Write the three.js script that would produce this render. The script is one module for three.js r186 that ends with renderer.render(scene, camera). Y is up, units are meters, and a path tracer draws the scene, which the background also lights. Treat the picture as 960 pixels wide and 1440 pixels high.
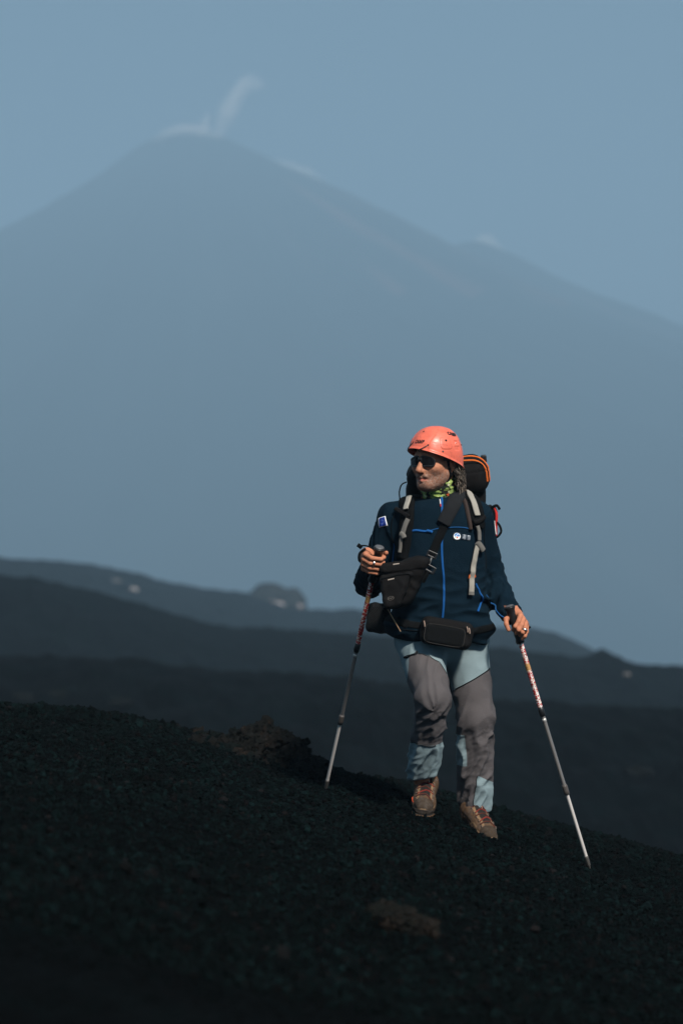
import * as THREE from 'three';
import { ImprovedNoise } from 'three/addons/math/ImprovedNoise.js';
import { mergeGeometries } from 'three/addons/utils/BufferGeometryUtils.js';

// ---------------------------------------------------------------- camera, sky, sun, exposure
const scene = new THREE.Scene();
const camera = new THREE.PerspectiveCamera(23.917, 2 / 3, 0.1, 20000);
camera.position.set(0, 1.4, 10);
camera.lookAt(0, 1.4, 0);
camera.focus = 9.82; camera.userData.fStop = 2.4;
const renderer = new THREE.WebGLRenderer({ antialias: true });
renderer.toneMapping = THREE.LinearToneMapping;
renderer.toneMappingExposure = 1.8;
renderer.shadowMap.enabled = true;

const SUN = new THREE.Vector3(0.38, 0.9, 0.82).normalize();
{ // hazy blue-grey sky, a little paler towards the horizon and the sun
  const W = 256, H = 128, data = new Float32Array(W * H * 4);
  for (let j = 0; j < H; j++) for (let i = 0; i < W; i++) {
    const el = ((j + 0.5) / H - 0.5) * Math.PI, az = ((i + 0.5) / W - 0.5) * 2 * Math.PI;
    const d = new THREE.Vector3(Math.cos(az) * Math.cos(el), Math.sin(el), Math.sin(az) * Math.cos(el));
    const up = Math.max(0, Math.sin(el)), s = Math.max(0, d.dot(SUN));
    const k = 1 - 0.45 * Math.pow(up, 0.5) + 0.1 * Math.pow(s, 4);
    data.set([0.062 * k, 0.115 * k, 0.17 * k, 1], (j * W + i) * 4);
  }
  const sky = new THREE.DataTexture(data, W, H, THREE.RGBAFormat, THREE.FloatType);
  sky.mapping = THREE.EquirectangularReflectionMapping; sky.magFilter = THREE.LinearFilter; sky.needsUpdate = true;
  scene.background = sky; scene.environment = sky;
}
const sun = new THREE.DirectionalLight(new THREE.Color(1, 0.945, 0.865), 5);
sun.position.copy(SUN).multiplyScalar(60); sun.target.position.set(0.4, 0.8, 0);
sun.castShadow = true; sun.shadow.radius = 12; sun.shadow.mapSize.set(4096, 4096);
Object.assign(sun.shadow.camera, { left: -14, right: 14, top: 14, bottom: -14, near: 1, far: 200 });
scene.add(sun, sun.target);
scene.fog = new THREE.FogExp2(new THREE.Color(0.435, 0.705, 0.98), 0.00088);   // drifting volcanic haze

// ---------------------------------------------------------------- helpers
const perlin = new ImprovedNoise();
const noise = (x, y, z) => perlin.noise(x, y, z);
const fbm = (x, y, z, o = 4) => { let s = 0, a = 0.5; for (let i = 0; i < o; i++) { s += a * noise(x, y, z); x = x * 2.03 + 11.3; y = y * 2.03 + 5.7; z = z * 2.03 + 3.1; a *= 0.5; } return s; };
function rng(seed) { return () => { seed = (seed + 0x6d2b79f5) | 0; let t = Math.imul(seed ^ (seed >>> 15), 1 | seed); t = (t + Math.imul(t ^ (t >>> 7), 61 | t)) ^ t; return ((t ^ (t >>> 14)) >>> 0) / 4294967296; }; }
const clamp = (x, a, b) => Math.min(b, Math.max(a, x));
const smooth = (a, b, x) => { const t = clamp((x - a) / (b - a), 0, 1); return t * t * (3 - 2 * t); };
const mix = (a, b, t) => a + (b - a) * t;
function curveAt(pts, x) { // monotone piecewise curve through [x, y] points
  if (x <= pts[0][0]) return pts[0][1] + (x - pts[0][0]) * (pts[1][1] - pts[0][1]) / (pts[1][0] - pts[0][0]);
  const n = pts.length;
  if (x >= pts[n - 1][0]) return pts[n - 1][1] + (x - pts[n - 1][0]) * (pts[n - 1][1] - pts[n - 2][1]) / (pts[n - 1][0] - pts[n - 2][0]);
  let i = 0; while (x > pts[i + 1][0]) i++;
  const p0 = pts[Math.max(0, i - 1)], p1 = pts[i], p2 = pts[i + 1], p3 = pts[Math.min(n - 1, i + 2)];
  const h = p2[0] - p1[0], t = (x - p1[0]) / h, m1 = (p2[1] - p0[1]) / (p2[0] - p0[0]) * h, m2 = (p3[1] - p1[1]) / (p3[0] - p1[0]) * h;
  return (2 * t ** 3 - 3 * t * t + 1) * p1[1] + (t ** 3 - 2 * t * t + t) * m1 + (-2 * t ** 3 + 3 * t * t) * p2[1] + (t ** 3 - t * t) * m2;
}
const names = {};
const numbered = (n) => { const k = (names[n] = (names[n] ?? -1) + 1); return k ? n + '_' + String(k).padStart(3, '0') : n; };
function mat(r, g, b, rough = 0.85, more = {}) { const C = Object.keys(more).some((k) => /clearcoat|sheen|transmission|specular/.test(k)) ? THREE.MeshPhysicalMaterial : THREE.MeshStandardMaterial; return new C({ color: new THREE.Color(r, g, b), roughness: rough, ...more }); }
function add(name, geometry, material, parent) { // parent null: top level
  const o = new THREE.Mesh(geometry, material); o.castShadow = o.receiveShadow = true;
  if (parent) { o.name = name; parent.add(o); } else { o.name = numbered(name); scene.add(o); }
  return o;
}
function tag(o, label, category, group) { o.userData.label = label; if (category) o.userData.category = category; if (group) o.userData.group = group; return o; }
function structure(name, geometry, material, label) { const o = add(name, geometry, material); o.userData.kind = 'structure'; if (label) o.userData.label = label; return o; }
function thing(name, label, category, base, group) {
  const o = new THREE.Group(); o.name = numbered(name); o.position.set(...base); scene.add(o); tag(o, label, category, group); o.userData.base = base; return o;
}
function indexed(pos, idx, uv, col) {
  const g = new THREE.BufferGeometry();
  g.setAttribute('position', new THREE.Float32BufferAttribute(pos, 3));
  if (uv) g.setAttribute('uv', new THREE.Float32BufferAttribute(uv, 2));
  if (col) g.setAttribute('color', new THREE.Float32BufferAttribute(col, 3));
  g.setIndex(new THREE.BufferAttribute(Uint32Array.from(idx), 1)); g.computeVertexNormals(); return g;
}
function grid(nu, nv, f, color, uvf) { // f(i, j) -> [x, y, z]; rows of nu + 1 points
  const pos = [], idx = [], col = [], uv = [];
  for (let j = 0; j <= nv; j++) for (let i = 0; i <= nu; i++) { const p = f(i, j); pos.push(...p); if (color) col.push(...color(p, i, j)); if (uvf) uv.push(...uvf(p, i, j)); }
  for (let j = 0; j < nv; j++) for (let i = 0; i < nu; i++) { const a = j * (nu + 1) + i, b = a + 1, c = a + nu + 1, d = c + 1; idx.push(a, c, b, b, c, d); }
  return indexed(pos, idx, uvf && uv, color && col);
}
function noiseTexture(size, f, srgb) { // f(u, v) -> [r, g, b] 0..1, repeats
  const d = new Uint8Array(size * size * 4);
  for (let y = 0; y < size; y++) for (let x = 0; x < size; x++) { const c = f(x / size, y / size); d.set([c[0] * 255, c[1] * 255, c[2] * 255, 255], (y * size + x) * 4); }
  const t = new THREE.DataTexture(d, size, size); t.wrapS = t.wrapT = THREE.RepeatWrapping; t.magFilter = THREE.LinearFilter; if (srgb) t.colorSpace = THREE.SRGBColorSpace; t.needsUpdate = true; return t;
}
const tileNoise = (u, v, f, s) => noise(Math.cos(u * 6.2832) * f / 6.2832, Math.sin(u * 6.2832) * f / 6.2832 + 7.1 * s, 3.3 * s + v * 0) * 0 + perlinTile(u * f, v * f, f, s);
function perlinTile(x, y, n, s) { // value noise on a wrapping lattice
  const ix = Math.floor(x), iy = Math.floor(y), fx = x - ix, fy = y - iy, w = (t) => t * t * (3 - 2 * t);
  const h = (a, b) => { a = ((a % n) + n) % n; b = ((b % n) + n) % n; let q = Math.imul(a + 374761 * s, 668265263) ^ Math.imul(b + 1274126, 2246822519); q = Math.imul(q ^ (q >>> 13), 1274126177); return ((q ^ (q >>> 16)) >>> 0) / 4294967296; };
  return mix(mix(h(ix, iy), h(ix + 1, iy), w(fx)), mix(h(ix, iy + 1), h(ix + 1, iy + 1), w(fx)), w(fy));
}

// ---------------------------------------------------------------- distance-field modelling
const len3 = (x, y, z) => Math.sqrt(x * x + y * y + z * z);
const smin = (a, b, k) => { const h = Math.max(k - Math.abs(a - b), 0) / k; return Math.min(a, b) - h * h * k * 0.25; };
const smax = (a, b, k) => -smin(-a, -b, k);
function bone(x, y, z, a, b, ra, rb) { // tapered capsule between two joints
  const bx = b[0] - a[0], by = b[1] - a[1], bz = b[2] - a[2], px = x - a[0], py = y - a[1], pz = z - a[2];
  const h = clamp((px * bx + py * by + pz * bz) / (bx * bx + by * by + bz * bz), 0, 1);
  return len3(px - bx * h, py - by * h, pz - bz * h) - (ra + (rb - ra) * h);
}
function along(x, y, z, a, b) { const bx = b[0] - a[0], by = b[1] - a[1], bz = b[2] - a[2]; return ((x - a[0]) * bx + (y - a[1]) * by + (z - a[2]) * bz) / (bx * bx + by * by + bz * bz); }
function ball(x, y, z, c, rx, ry, rz) { const px = (x - c[0]) / rx, py = (y - c[1]) / ry, pz = (z - c[2]) / rz, k0 = len3(px, py, pz), k1 = len3(px / rx, py / ry, pz / rz); return k1 < 1e-9 ? -Math.min(rx, ry, rz) : k0 * (k0 - 1) / k1; }
function box(x, y, z, c, hx, hy, hz, r) { const qx = Math.abs(x - c[0]) - hx + r, qy = Math.abs(y - c[1]) - hy + r, qz = Math.abs(z - c[2]) - hz + r; return len3(Math.max(qx, 0), Math.max(qy, 0), Math.max(qz, 0)) + Math.min(Math.max(qx, qy, qz), 0) - r; }
function mesher(f, lo, hi, h) { // smooth skin of the field's zero surface
  const n = [0, 1, 2].map((k) => Math.ceil((hi[k] - lo[k]) / h) + 1), [nx, ny, nz] = n, val = new Float32Array(nx * ny * nz), B = 8;
  for (let bz = 0; bz < nz; bz += B) for (let by = 0; by < ny; by += B) for (let bx = 0; bx < nx; bx += B) {
    const c = f(lo[0] + (bx + B / 2) * h, lo[1] + (by + B / 2) * h, lo[2] + (bz + B / 2) * h), skip = Math.abs(c) > h * B * 1.5 + 0.012;
    for (let z = bz; z < Math.min(bz + B, nz); z++) for (let y = by; y < Math.min(by + B, ny); y++) for (let x = bx; x < Math.min(bx + B, nx); x++)
      val[(z * ny + y) * nx + x] = skip ? c : f(lo[0] + x * h, lo[1] + y * h, lo[2] + z * h);
  }
  const pos = [], idx = [], id = new Int32Array(nx * ny * nz).fill(-1);
  const E = [[0, 1], [2, 3], [4, 5], [6, 7], [0, 2], [1, 3], [4, 6], [5, 7], [0, 4], [1, 5], [2, 6], [3, 7]];
  for (let z = 0; z < nz - 1; z++) for (let y = 0; y < ny - 1; y++) for (let x = 0; x < nx - 1; x++) {
    const o = (z * ny + y) * nx + x, v = []; let m = 0;
    for (let k = 0; k < 8; k++) { v[k] = val[o + (k & 1) + ((k >> 1) & 1) * nx + (k >> 2) * nx * ny]; if (v[k] < 0) m |= 1 << k; }
    if (m === 0 || m === 255) continue;
    let sx = 0, sy = 0, sz = 0, c = 0;
    for (const [a, b] of E) { if ((v[a] < 0) === (v[b] < 0)) continue; const t = v[a] / (v[a] - v[b]); sx += (a & 1) + t * ((b & 1) - (a & 1)); sy += ((a >> 1) & 1) + t * (((b >> 1) & 1) - ((a >> 1) & 1)); sz += (a >> 2) + t * ((b >> 2) - (a >> 2)); c++; }
    id[o] = pos.length / 3; pos.push(lo[0] + (x + sx / c) * h, lo[1] + (y + sy / c) * h, lo[2] + (z + sz / c) * h);
  }
  const quad = (a, b, c, d, flip) => { if (a < 0 || b < 0 || c < 0 || d < 0) return; if (flip) idx.push(a, c, b, a, d, c); else idx.push(a, b, c, a, c, d); };
  for (let z = 1; z < nz - 1; z++) for (let y = 1; y < ny - 1; y++) for (let x = 1; x < nx - 1; x++) {
    const o = (z * ny + y) * nx + x, s = val[o] < 0, sx = 1, sy = nx, sz = nx * ny;
    if (s !== val[o + sx] < 0) quad(id[o - sy - sz], id[o - sz], id[o], id[o - sy], !s);
    if (s !== val[o + sy] < 0) quad(id[o - sx - sz], id[o - sx], id[o], id[o - sz], !s);
    if (s !== val[o + sz] < 0) quad(id[o - sx - sy], id[o - sy], id[o], id[o - sx], !s);
  }
  const g = indexed(pos, idx); clothUV(g); return g;
}
function clothUV(g) { const p = g.attributes.position.array, uv = new Float32Array(p.length / 3 * 2); for (let i = 0; i < uv.length / 2; i++) { uv[2 * i] = (p[3 * i] + 0.62 * p[3 * i + 2]) * 5; uv[2 * i + 1] = (p[3 * i + 1] + 0.37 * p[3 * i + 2]) * 5; } g.setAttribute('uv', new THREE.BufferAttribute(uv, 2)); return g; }
function paint(g, f) { const p = g.attributes.position, n = g.attributes.normal, c = new Float32Array(p.count * 3); for (let i = 0; i < p.count; i++) c.set(f(p.getX(i), p.getY(i), p.getZ(i), n.getX(i), n.getY(i), n.getZ(i)), i * 3); g.setAttribute('color', new THREE.BufferAttribute(c, 3)); return g; }
function cut(g, f) { // two geometries: where f >= 0, and the rest, parted along a clean line
  const p = g.attributes.position.array, n = g.attributes.normal.array, ix = g.index ? g.index.array : Uint32Array.from({ length: p.length / 3 }, (_, i) => i), out = [[], []], val = new Float32Array(p.length / 3);
  for (let i = 0; i < val.length; i++) val[i] = f(p[3 * i], p[3 * i + 1], p[3 * i + 2]);
  const V = (i) => [p[3 * i], p[3 * i + 1], p[3 * i + 2], n[3 * i], n[3 * i + 1], n[3 * i + 2], val[i]], L = (a, b) => { const t = a[6] / (a[6] - b[6]); return a.map((q, k) => q + (b[k] - q) * t); };
  for (let i = 0; i < ix.length; i += 3) {
    const t = [V(ix[i]), V(ix[i + 1]), V(ix[i + 2])];
    for (const s of [0, 1]) {
      const poly = [];
      for (let k = 0; k < 3; k++) { const a = t[k], b = t[(k + 1) % 3], ia = (a[6] >= 0) === !s, ib = (b[6] >= 0) === !s; if (ia) poly.push(a); if (ia !== ib) poly.push(L(a, b)); }
      for (let k = 2; k < poly.length; k++) out[s].push(poly[0], poly[k - 1], poly[k]);
    }
  }
  return out.map((v) => { const q = new THREE.BufferGeometry(); q.setAttribute('position', new THREE.Float32BufferAttribute(v.flatMap((a) => a.slice(0, 3)), 3)); q.setAttribute('normal', new THREE.Float32BufferAttribute(v.flatMap((a) => a.slice(3, 6)), 3)); return clothUV(q); });
}
const V3 = (a) => new THREE.Vector3(...a);
function grad(f, p, e = 0.004) { return new THREE.Vector3(f(p.x + e, p.y, p.z) - f(p.x - e, p.y, p.z), f(p.x, p.y + e, p.z) - f(p.x, p.y - e, p.z), f(p.x, p.y, p.z + e) - f(p.x, p.y, p.z - e)).normalize(); }
function settle(f, p, off = 0) { const q = p.clone(); for (let k = 0; k < 8; k++) q.addScaledVector(grad(f, q, 0.006), -(f(q.x, q.y, q.z) - off) * 0.8); return q; }
function front(f, x, y, z0 = 0.75) { let z = z0; for (let k = 0; k < 200; k++) { const d = f(x, y, z); if (d < 0.0006) break; z -= Math.max(d * 0.5, 0.0008); if (z < -0.6) break; } return new THREE.Vector3(x, y, z); }
function band(f, pts, width, thick, off = 0.001, steps = 60) { // a strap, zip or patch that lies on the field's surface; pts: [x, y] seen from in front, or [x, y, z] drawn onto it
  const path = new THREE.CatmullRomCurve3(pts.map((p) => (p.length > 2 ? settle(f, V3(p)) : front(f, p[0], p[1]))), false, 'centripetal');
  const rows = [], na = 6, wf = typeof width === 'function' ? width : () => width;
  for (let i = 0; i <= steps; i++) {
    const t = i / steps, p = settle(f, path.getPointAt(t)), n = grad(f, p, 0.012), d = path.getTangentAt(t), b = new THREE.Vector3().crossVectors(d, n).normalize(), row = [], w = wf(t);
    for (let k = 0; k <= na; k++) { const q = settle(f, p.clone().addScaledVector(b, (k / na - 0.5) * w)), m = grad(f, q, 0.012); row.push([q, m]); }
    rows.push(row);
  }
  const pos = [], uv = [], idx = [], ring = 2 * (na + 1);
  rows.forEach((row, i) => {
    row.forEach(([q, m], k) => { const e = k === 0 || k === na ? 0.35 : k === 1 || k === na - 1 ? 0.85 : 1; pos.push(...q.clone().addScaledVector(m, off + thick * e).toArray()); uv.push(k / na, i / steps); });
    [...row].reverse().forEach(([q, m], k) => { pos.push(...q.clone().addScaledVector(m, off - 0.004).toArray()); uv.push(1 - k / na, i / steps); });
  });
  for (let i = 0; i < rows.length - 1; i++) for (let k = 0; k < ring; k++) { const a = i * ring + k, b = i * ring + (k + 1) % ring, c = a + ring, d = b + ring; idx.push(a, b, c, b, d, c); }
  for (const [o, s] of [[0, 1], [(rows.length - 1) * ring, 0]]) for (let k = 1; k < ring - 1; k++) s ? idx.push(o, o + k + 1, o + k) : idx.push(o, o + k, o + k + 1);
  return indexed(pos, idx, uv);
}
function tube(pts, r, seg = 24, rad = 7, closed = false) { return new THREE.TubeGeometry(new THREE.CatmullRomCurve3(pts.map((p) => (p.isVector3 ? p : V3(p))), closed, 'centripetal'), seg, r, rad, closed); }
function spindle(profile, from, dir, seg = 20) { // profile [[radius, distance along dir]]
  const g = new THREE.LatheGeometry(profile.map(([r, y]) => new THREE.Vector2(Math.max(r, 1e-4), y)), seg);
  g.applyQuaternion(new THREE.Quaternion().setFromUnitVectors(new THREE.Vector3(0, 1, 0), dir)); g.translate(from.x, from.y, from.z); return g;
}
function frame(c, yaw = 0, pitch = 0, roll = 0) { // own axes of a part: in(x, y, z) goes to them, out(x, y, z) comes back
  const m = new THREE.Matrix4().makeRotationFromEuler(new THREE.Euler(pitch, yaw, roll, 'YXZ')).setPosition(c[0], c[1], c[2]), i = m.clone().invert().elements;
  return { m, in: (x, y, z) => [i[0] * x + i[4] * y + i[8] * z + i[12], i[1] * x + i[5] * y + i[9] * z + i[13], i[2] * x + i[6] * y + i[10] * z + i[14]], out: (x, y, z) => new THREE.Vector3(x, y, z).applyMatrix4(m) };
}
function made(fr, f, lo, hi, h) { const g = mesher((x, y, z) => f(x, y, z), lo, hi, h); g.applyMatrix4(fr.m); return g; } // modelled in the part's own axes
function part(name, g, m, parent, root = parent) { const q = g.clone(); q.translate(...root.userData.base.map((v) => -v)); return add(name, q, m, parent); }

// ---------------------------------------------------------------- ground: black cinder slope, one sheet out to the horizon
const brow = [[-30, 3.2], [-9, 1.5], [-4, 0.83], [-1.68, 0.49], [-1.16, 0.437], [-0.63, 0.332], [-0.28, 0.225], [0, 0.165], [0.245, 0.118], [0.742, -0.02], [0.955, -0.08], [1.31, -0.164], [1.68, -0.265], [4, -0.98], [9, -2.8], [30, -12]];
function slopeAt(x, z) { // smooth ground without cinders
  const s = Math.max(0, -1.15 - z), fall = s < 2.2 ? 0.125 * s * s : 0.605 + 0.55 * (s - 2.2);
  const near = curveAt(brow, clamp(x, -30, 30)) - (Math.abs(x) > 30 ? (Math.abs(x) - 30) * 0.3 : 0) + 0.045 + 0.022 * (Math.min(z, 14) - 0.15) - fall + 0.045 * Math.exp(-((x - 0.33) ** 2 + (z - 0.18) ** 2) / 0.02) + 0.02 * Math.exp(-((x - 0.57) ** 2 + (z - 0.15) ** 2) / 0.03) - 0.04 * Math.exp(-((x - 1.02) ** 2 + (z - 0.15) ** 2) / 0.12);
  const r = Math.hypot(x, z), base = -26 - 74 * smooth(60, 900, r) + 2 * fbm(x * 0.01, 3, z * 0.01);
  const k = 3, d = clamp(0.5 + (near - base) / (2 * k), 0, 1);
  return r < 5 ? near : mix(base, near, d) + k * d * (1 - d);
}
const prints = [[0.325, 0.19, 0.07, 0.15], [0.56, 0.16, 0.1, 0.14]]; // grit pushed up round the two boots
function cinder(x, z) { let push = 0; for (const [px, pz, a, b] of prints) { const q = Math.hypot((x - px) / a, (z - pz) / b); if (q < 2) push += 0.02 * Math.exp(-(((q - 1.05) / 0.28) ** 2)); } return push + 0.030 * fbm(x * 2.6, 1.7, z * 2.6, 3) + 0.020 * fbm(x * 9, 4.1, z * 9, 3) + 0.016 * Math.abs(noise(x * 27, 8.2, z * 27)) + 0.012 * noise(x * 60, 2.9, z * 60); }
const groundAt = (x, z) => slopeAt(x, z) + cinder(x, z) * (1 - smooth(14, 40, Math.hypot(x, z)));
const ashMap = noiseTexture(1024, (u, v) => {
  const a = perlinTile(u * 180, v * 180, 180, 1), b = perlinTile(u * 64, v * 64, 64, 2), c = perlinTile(u * 9, v * 9, 9, 3), e = perlinTile(u * 330, v * 330, 330, 5);
  const k = 0.35 + 0.9 * a * b + 0.55 * Math.pow(e, 6) + 0.25 * (c - 0.5), rust = smooth(0.62, 0.9, perlinTile(u * 90, v * 90, 90, 7)) * smooth(0.4, 0.7, c);
  return [clamp((0.50 + 0.28 * rust) * k, 0, 1), clamp((0.50 + 0.06 * rust) * k, 0, 1), clamp(0.50 * k, 0, 1)];
}, true);
const ashBump = noiseTexture(1024, (u, v) => { const k = 0.55 * perlinTile(u * 120, v * 120, 120, 1) + 0.3 * perlinTile(u * 260, v * 260, 260, 2) + 0.15 * perlinTile(u * 40, v * 40, 40, 3); return [k, k, k]; });
const ash = new THREE.MeshPhysicalMaterial({ specularIntensity: 0.08, color: new THREE.Color(0.0016, 0.008, 0.0086), map: ashMap, bumpMap: ashBump, bumpScale: 0.02, roughness: 1 });
{
  const axis = (lo, hi, step, far0, far1) => {
    const a = []; for (let x = lo; x <= hi + 1e-6; x += step) a.push(x);
    let s = step; for (let x = lo; x > far0;) { s *= 1.13; x -= s; a.unshift(Math.max(x, far0)); }
    s = step; for (let x = hi; x < far1;) { s *= 1.13; x += s; a.push(Math.min(x, far1)); }
    return a;
  };
  const xs = axis(-2.0, 2.0, 0.016, -4200, 4200), zs = axis(-2.3, 4.6, 0.018, -4600, 400);
  structure('ground', grid(xs.length - 1, zs.length - 1, (i, j) => [xs[i], groundAt(xs[i], zs[j]), zs[j]], null, (p) => [p[0] / 1.6, p[2] / 1.6]), ash, 'slope of loose black volcanic cinders falling away to one side');
}

// ---------------------------------------------------------------- far ridges of ash
const hillMap = noiseTexture(512, (u, v) => { const k = 0.4 + 1.0 * perlinTile(u * 12, v * 12, 12, 1) * perlinTile(u * 40, v * 40, 40, 2) + 0.4 * (perlinTile(u * 5, v * 5, 5, 4) - 0.5); const r = smooth(0.55, 0.85, perlinTile(u * 16, v * 16, 16, 9)); return [clamp(0.5 * k * (1 + 0.35 * r), 0, 1), clamp(0.5 * k * (1 + 0.12 * r), 0, 1), clamp(0.5 * k, 0, 1)]; }, true);
const farAsh = new THREE.MeshPhysicalMaterial({ specularIntensity: 0.08, color: new THREE.Color(0.0016, 0.008, 0.0086), map: hillMap, roughness: 1 });
const ridges = [];
function ridge(name, label, z0, crest, front, back, slope, rough) {
  const x0 = crest[0][0], x1 = crest[crest.length - 1][0], nu = 420, nv = 90;
  const at = (x, z) => {
    const t = z - z0, s = Math.abs(t), drop = t > 0 ? slope * s * s / (s + 0.12 * front) : 0.4 * s * s / (s + 0.1 * back);
    return curveAt(crest, x) - drop + rough * (1.5 * fbm(x * 0.3 / rough, z0, z * 0.3 / rough, 4) + 0.5 * (0.4 - Math.abs(fbm(x * 0.9 / rough, z0 + 3, z * 0.9 / rough, 4)) * 2)) * (0.5 + 0.9 * smooth(0, 0.2 * front, s));
  };
  ridges.push({ z0, at });
  return structure(name, grid(nu, nv, (i, j) => { const x = mix(x0, x1, i / nu), v = j / nv, z = z0 + mix(front, -back, v); return [x, at(x, z), z]; }, null, (p) => [p[0] / (24 * rough), p[2] / (24 * rough)]), farAsh, label);
}
ridge('hill', 'dark ash slope dipping behind the cinder brow', -52, [[-25.1647,-1.1529],[-14.2235,-1.8824],[-8.7529,-2.2653],[-6.0176,-2.3747],[-3.6471,-2.6118],[0,-2.8488],[4.0118,-3.4324],[8.7529,-3.7059],[14.9529,-4.4353],[25.8941,-5.3471]], 44, 30, 0.09, 0.35);
ridge('hill', 'dark ridge falling from one side below the far knob', -130, [[-65.0588,2.2235],[-32.1176,-0.8647],[-19.7647,-2.2235],[-17.2941,-2.5529],[-14,-3.2941],[-11.5294,-3.9529],[-9.4706,-4.6118],[-7.4118,-5.1471],[-3.2941,-5.3941],[0,-5.6],[4.9412,-6.0941],[11.1176,-6.7118],[13.7941,-7.0824],[14.4941,-6.8353],[15.1529,-6.5882],[15.5647,-6.8353],[16.2647,-7.1647],[17.8294,-7.4529],[19.7647,-7.5765],[33.7647,-8.4824],[62.5882,-10.5412]], 72, 50, 0.12, 0.5);
ridge('hill', 'hazy far ridge carrying the domed rock knob', -330, [[-168,-0.6],[-78,-3.8],[-48,-5.1],[-39,-5.6],[-35,-6.1],[-29,-7.2],[-24,-8.6],[-18,-9.6],[-13.5,-10],[-8,-11.6],[-5,-12.3],[2,-12.4],[12,-13.2],[21,-14.8],[26.4,-14.9],[29.6,-15.6],[32.5,-16.6],[37,-19.1],[48,-24.6],[82,-34.6],[152,-46.6]], 150, 110, 0.12, 1.0);

// ---------------------------------------------------------------- the volcano and the shoulder behind it
// the map holds about (0.025, 0.07, 0.075) where ash lies: times 0.1 that is the colour of the near ash
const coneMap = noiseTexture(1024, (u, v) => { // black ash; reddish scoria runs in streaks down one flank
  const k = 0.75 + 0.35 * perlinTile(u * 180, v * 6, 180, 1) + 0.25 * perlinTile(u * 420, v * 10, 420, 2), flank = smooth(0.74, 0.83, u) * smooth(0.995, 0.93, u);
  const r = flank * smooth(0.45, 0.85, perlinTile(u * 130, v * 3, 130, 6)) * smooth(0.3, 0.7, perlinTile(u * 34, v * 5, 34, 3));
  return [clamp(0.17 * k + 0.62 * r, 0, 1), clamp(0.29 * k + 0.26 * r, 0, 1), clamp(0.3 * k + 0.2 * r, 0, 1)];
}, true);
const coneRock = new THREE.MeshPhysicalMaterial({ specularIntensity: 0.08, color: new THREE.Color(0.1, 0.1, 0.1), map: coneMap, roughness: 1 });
function cone(name, label, cx, z0, cy, left, right, reach, seed) { // left/right: [distance, height] profiles of the two flanks
  const nu = 300, nv = 110;
  return structure(name, grid(nu, nv, (i, j) => {
    const a = i / nu * Math.PI * 2, r = reach * Math.pow(j / nv, 1.6), c = Math.cos(a), w = smooth(-0.6, 0.6, c);
    const gully = (noise(a * 9 + seed, seed, r * 0.0012) * 0.6 + noise(a * 26, seed + 4, r * 0.003) * 0.4) * Math.min(r * 0.06, 34) * Math.abs(Math.sin(a)) ** 0.5 + fbm(Math.cos(a) * r * 0.02, seed, Math.sin(a) * r * 0.02, 3) * Math.min(5, r * 0.03);
    return [cx + c * r, cy + mix(curveAt(left, r), curveAt(right, r), w) + gully, z0 - Math.sin(a) * r];
  }, null, (p, i, j) => [i / nu, j / nv * 2]), coneRock, label);
}
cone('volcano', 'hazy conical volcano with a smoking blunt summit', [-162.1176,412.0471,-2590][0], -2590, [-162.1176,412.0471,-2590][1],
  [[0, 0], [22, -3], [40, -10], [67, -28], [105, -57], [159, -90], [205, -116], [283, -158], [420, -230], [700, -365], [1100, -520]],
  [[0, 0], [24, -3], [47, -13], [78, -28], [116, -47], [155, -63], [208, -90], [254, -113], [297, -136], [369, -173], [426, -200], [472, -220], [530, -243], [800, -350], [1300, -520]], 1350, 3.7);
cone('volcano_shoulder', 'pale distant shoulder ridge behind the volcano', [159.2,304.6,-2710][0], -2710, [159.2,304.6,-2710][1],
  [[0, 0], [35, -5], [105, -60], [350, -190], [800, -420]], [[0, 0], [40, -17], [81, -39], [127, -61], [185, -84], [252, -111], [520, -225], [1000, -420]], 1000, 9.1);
// ---------------------------------------------------------------- cloth relief
const fleeceBump = noiseTexture(512, (u, v) => { const k = 0.5 * perlinTile(u * 90, v * 90, 90, 1) + 0.35 * perlinTile(u * 190, v * 190, 190, 2) + 0.15 * perlinTile(u * 24, v * 24, 24, 3); return [k, k, k]; });
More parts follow.
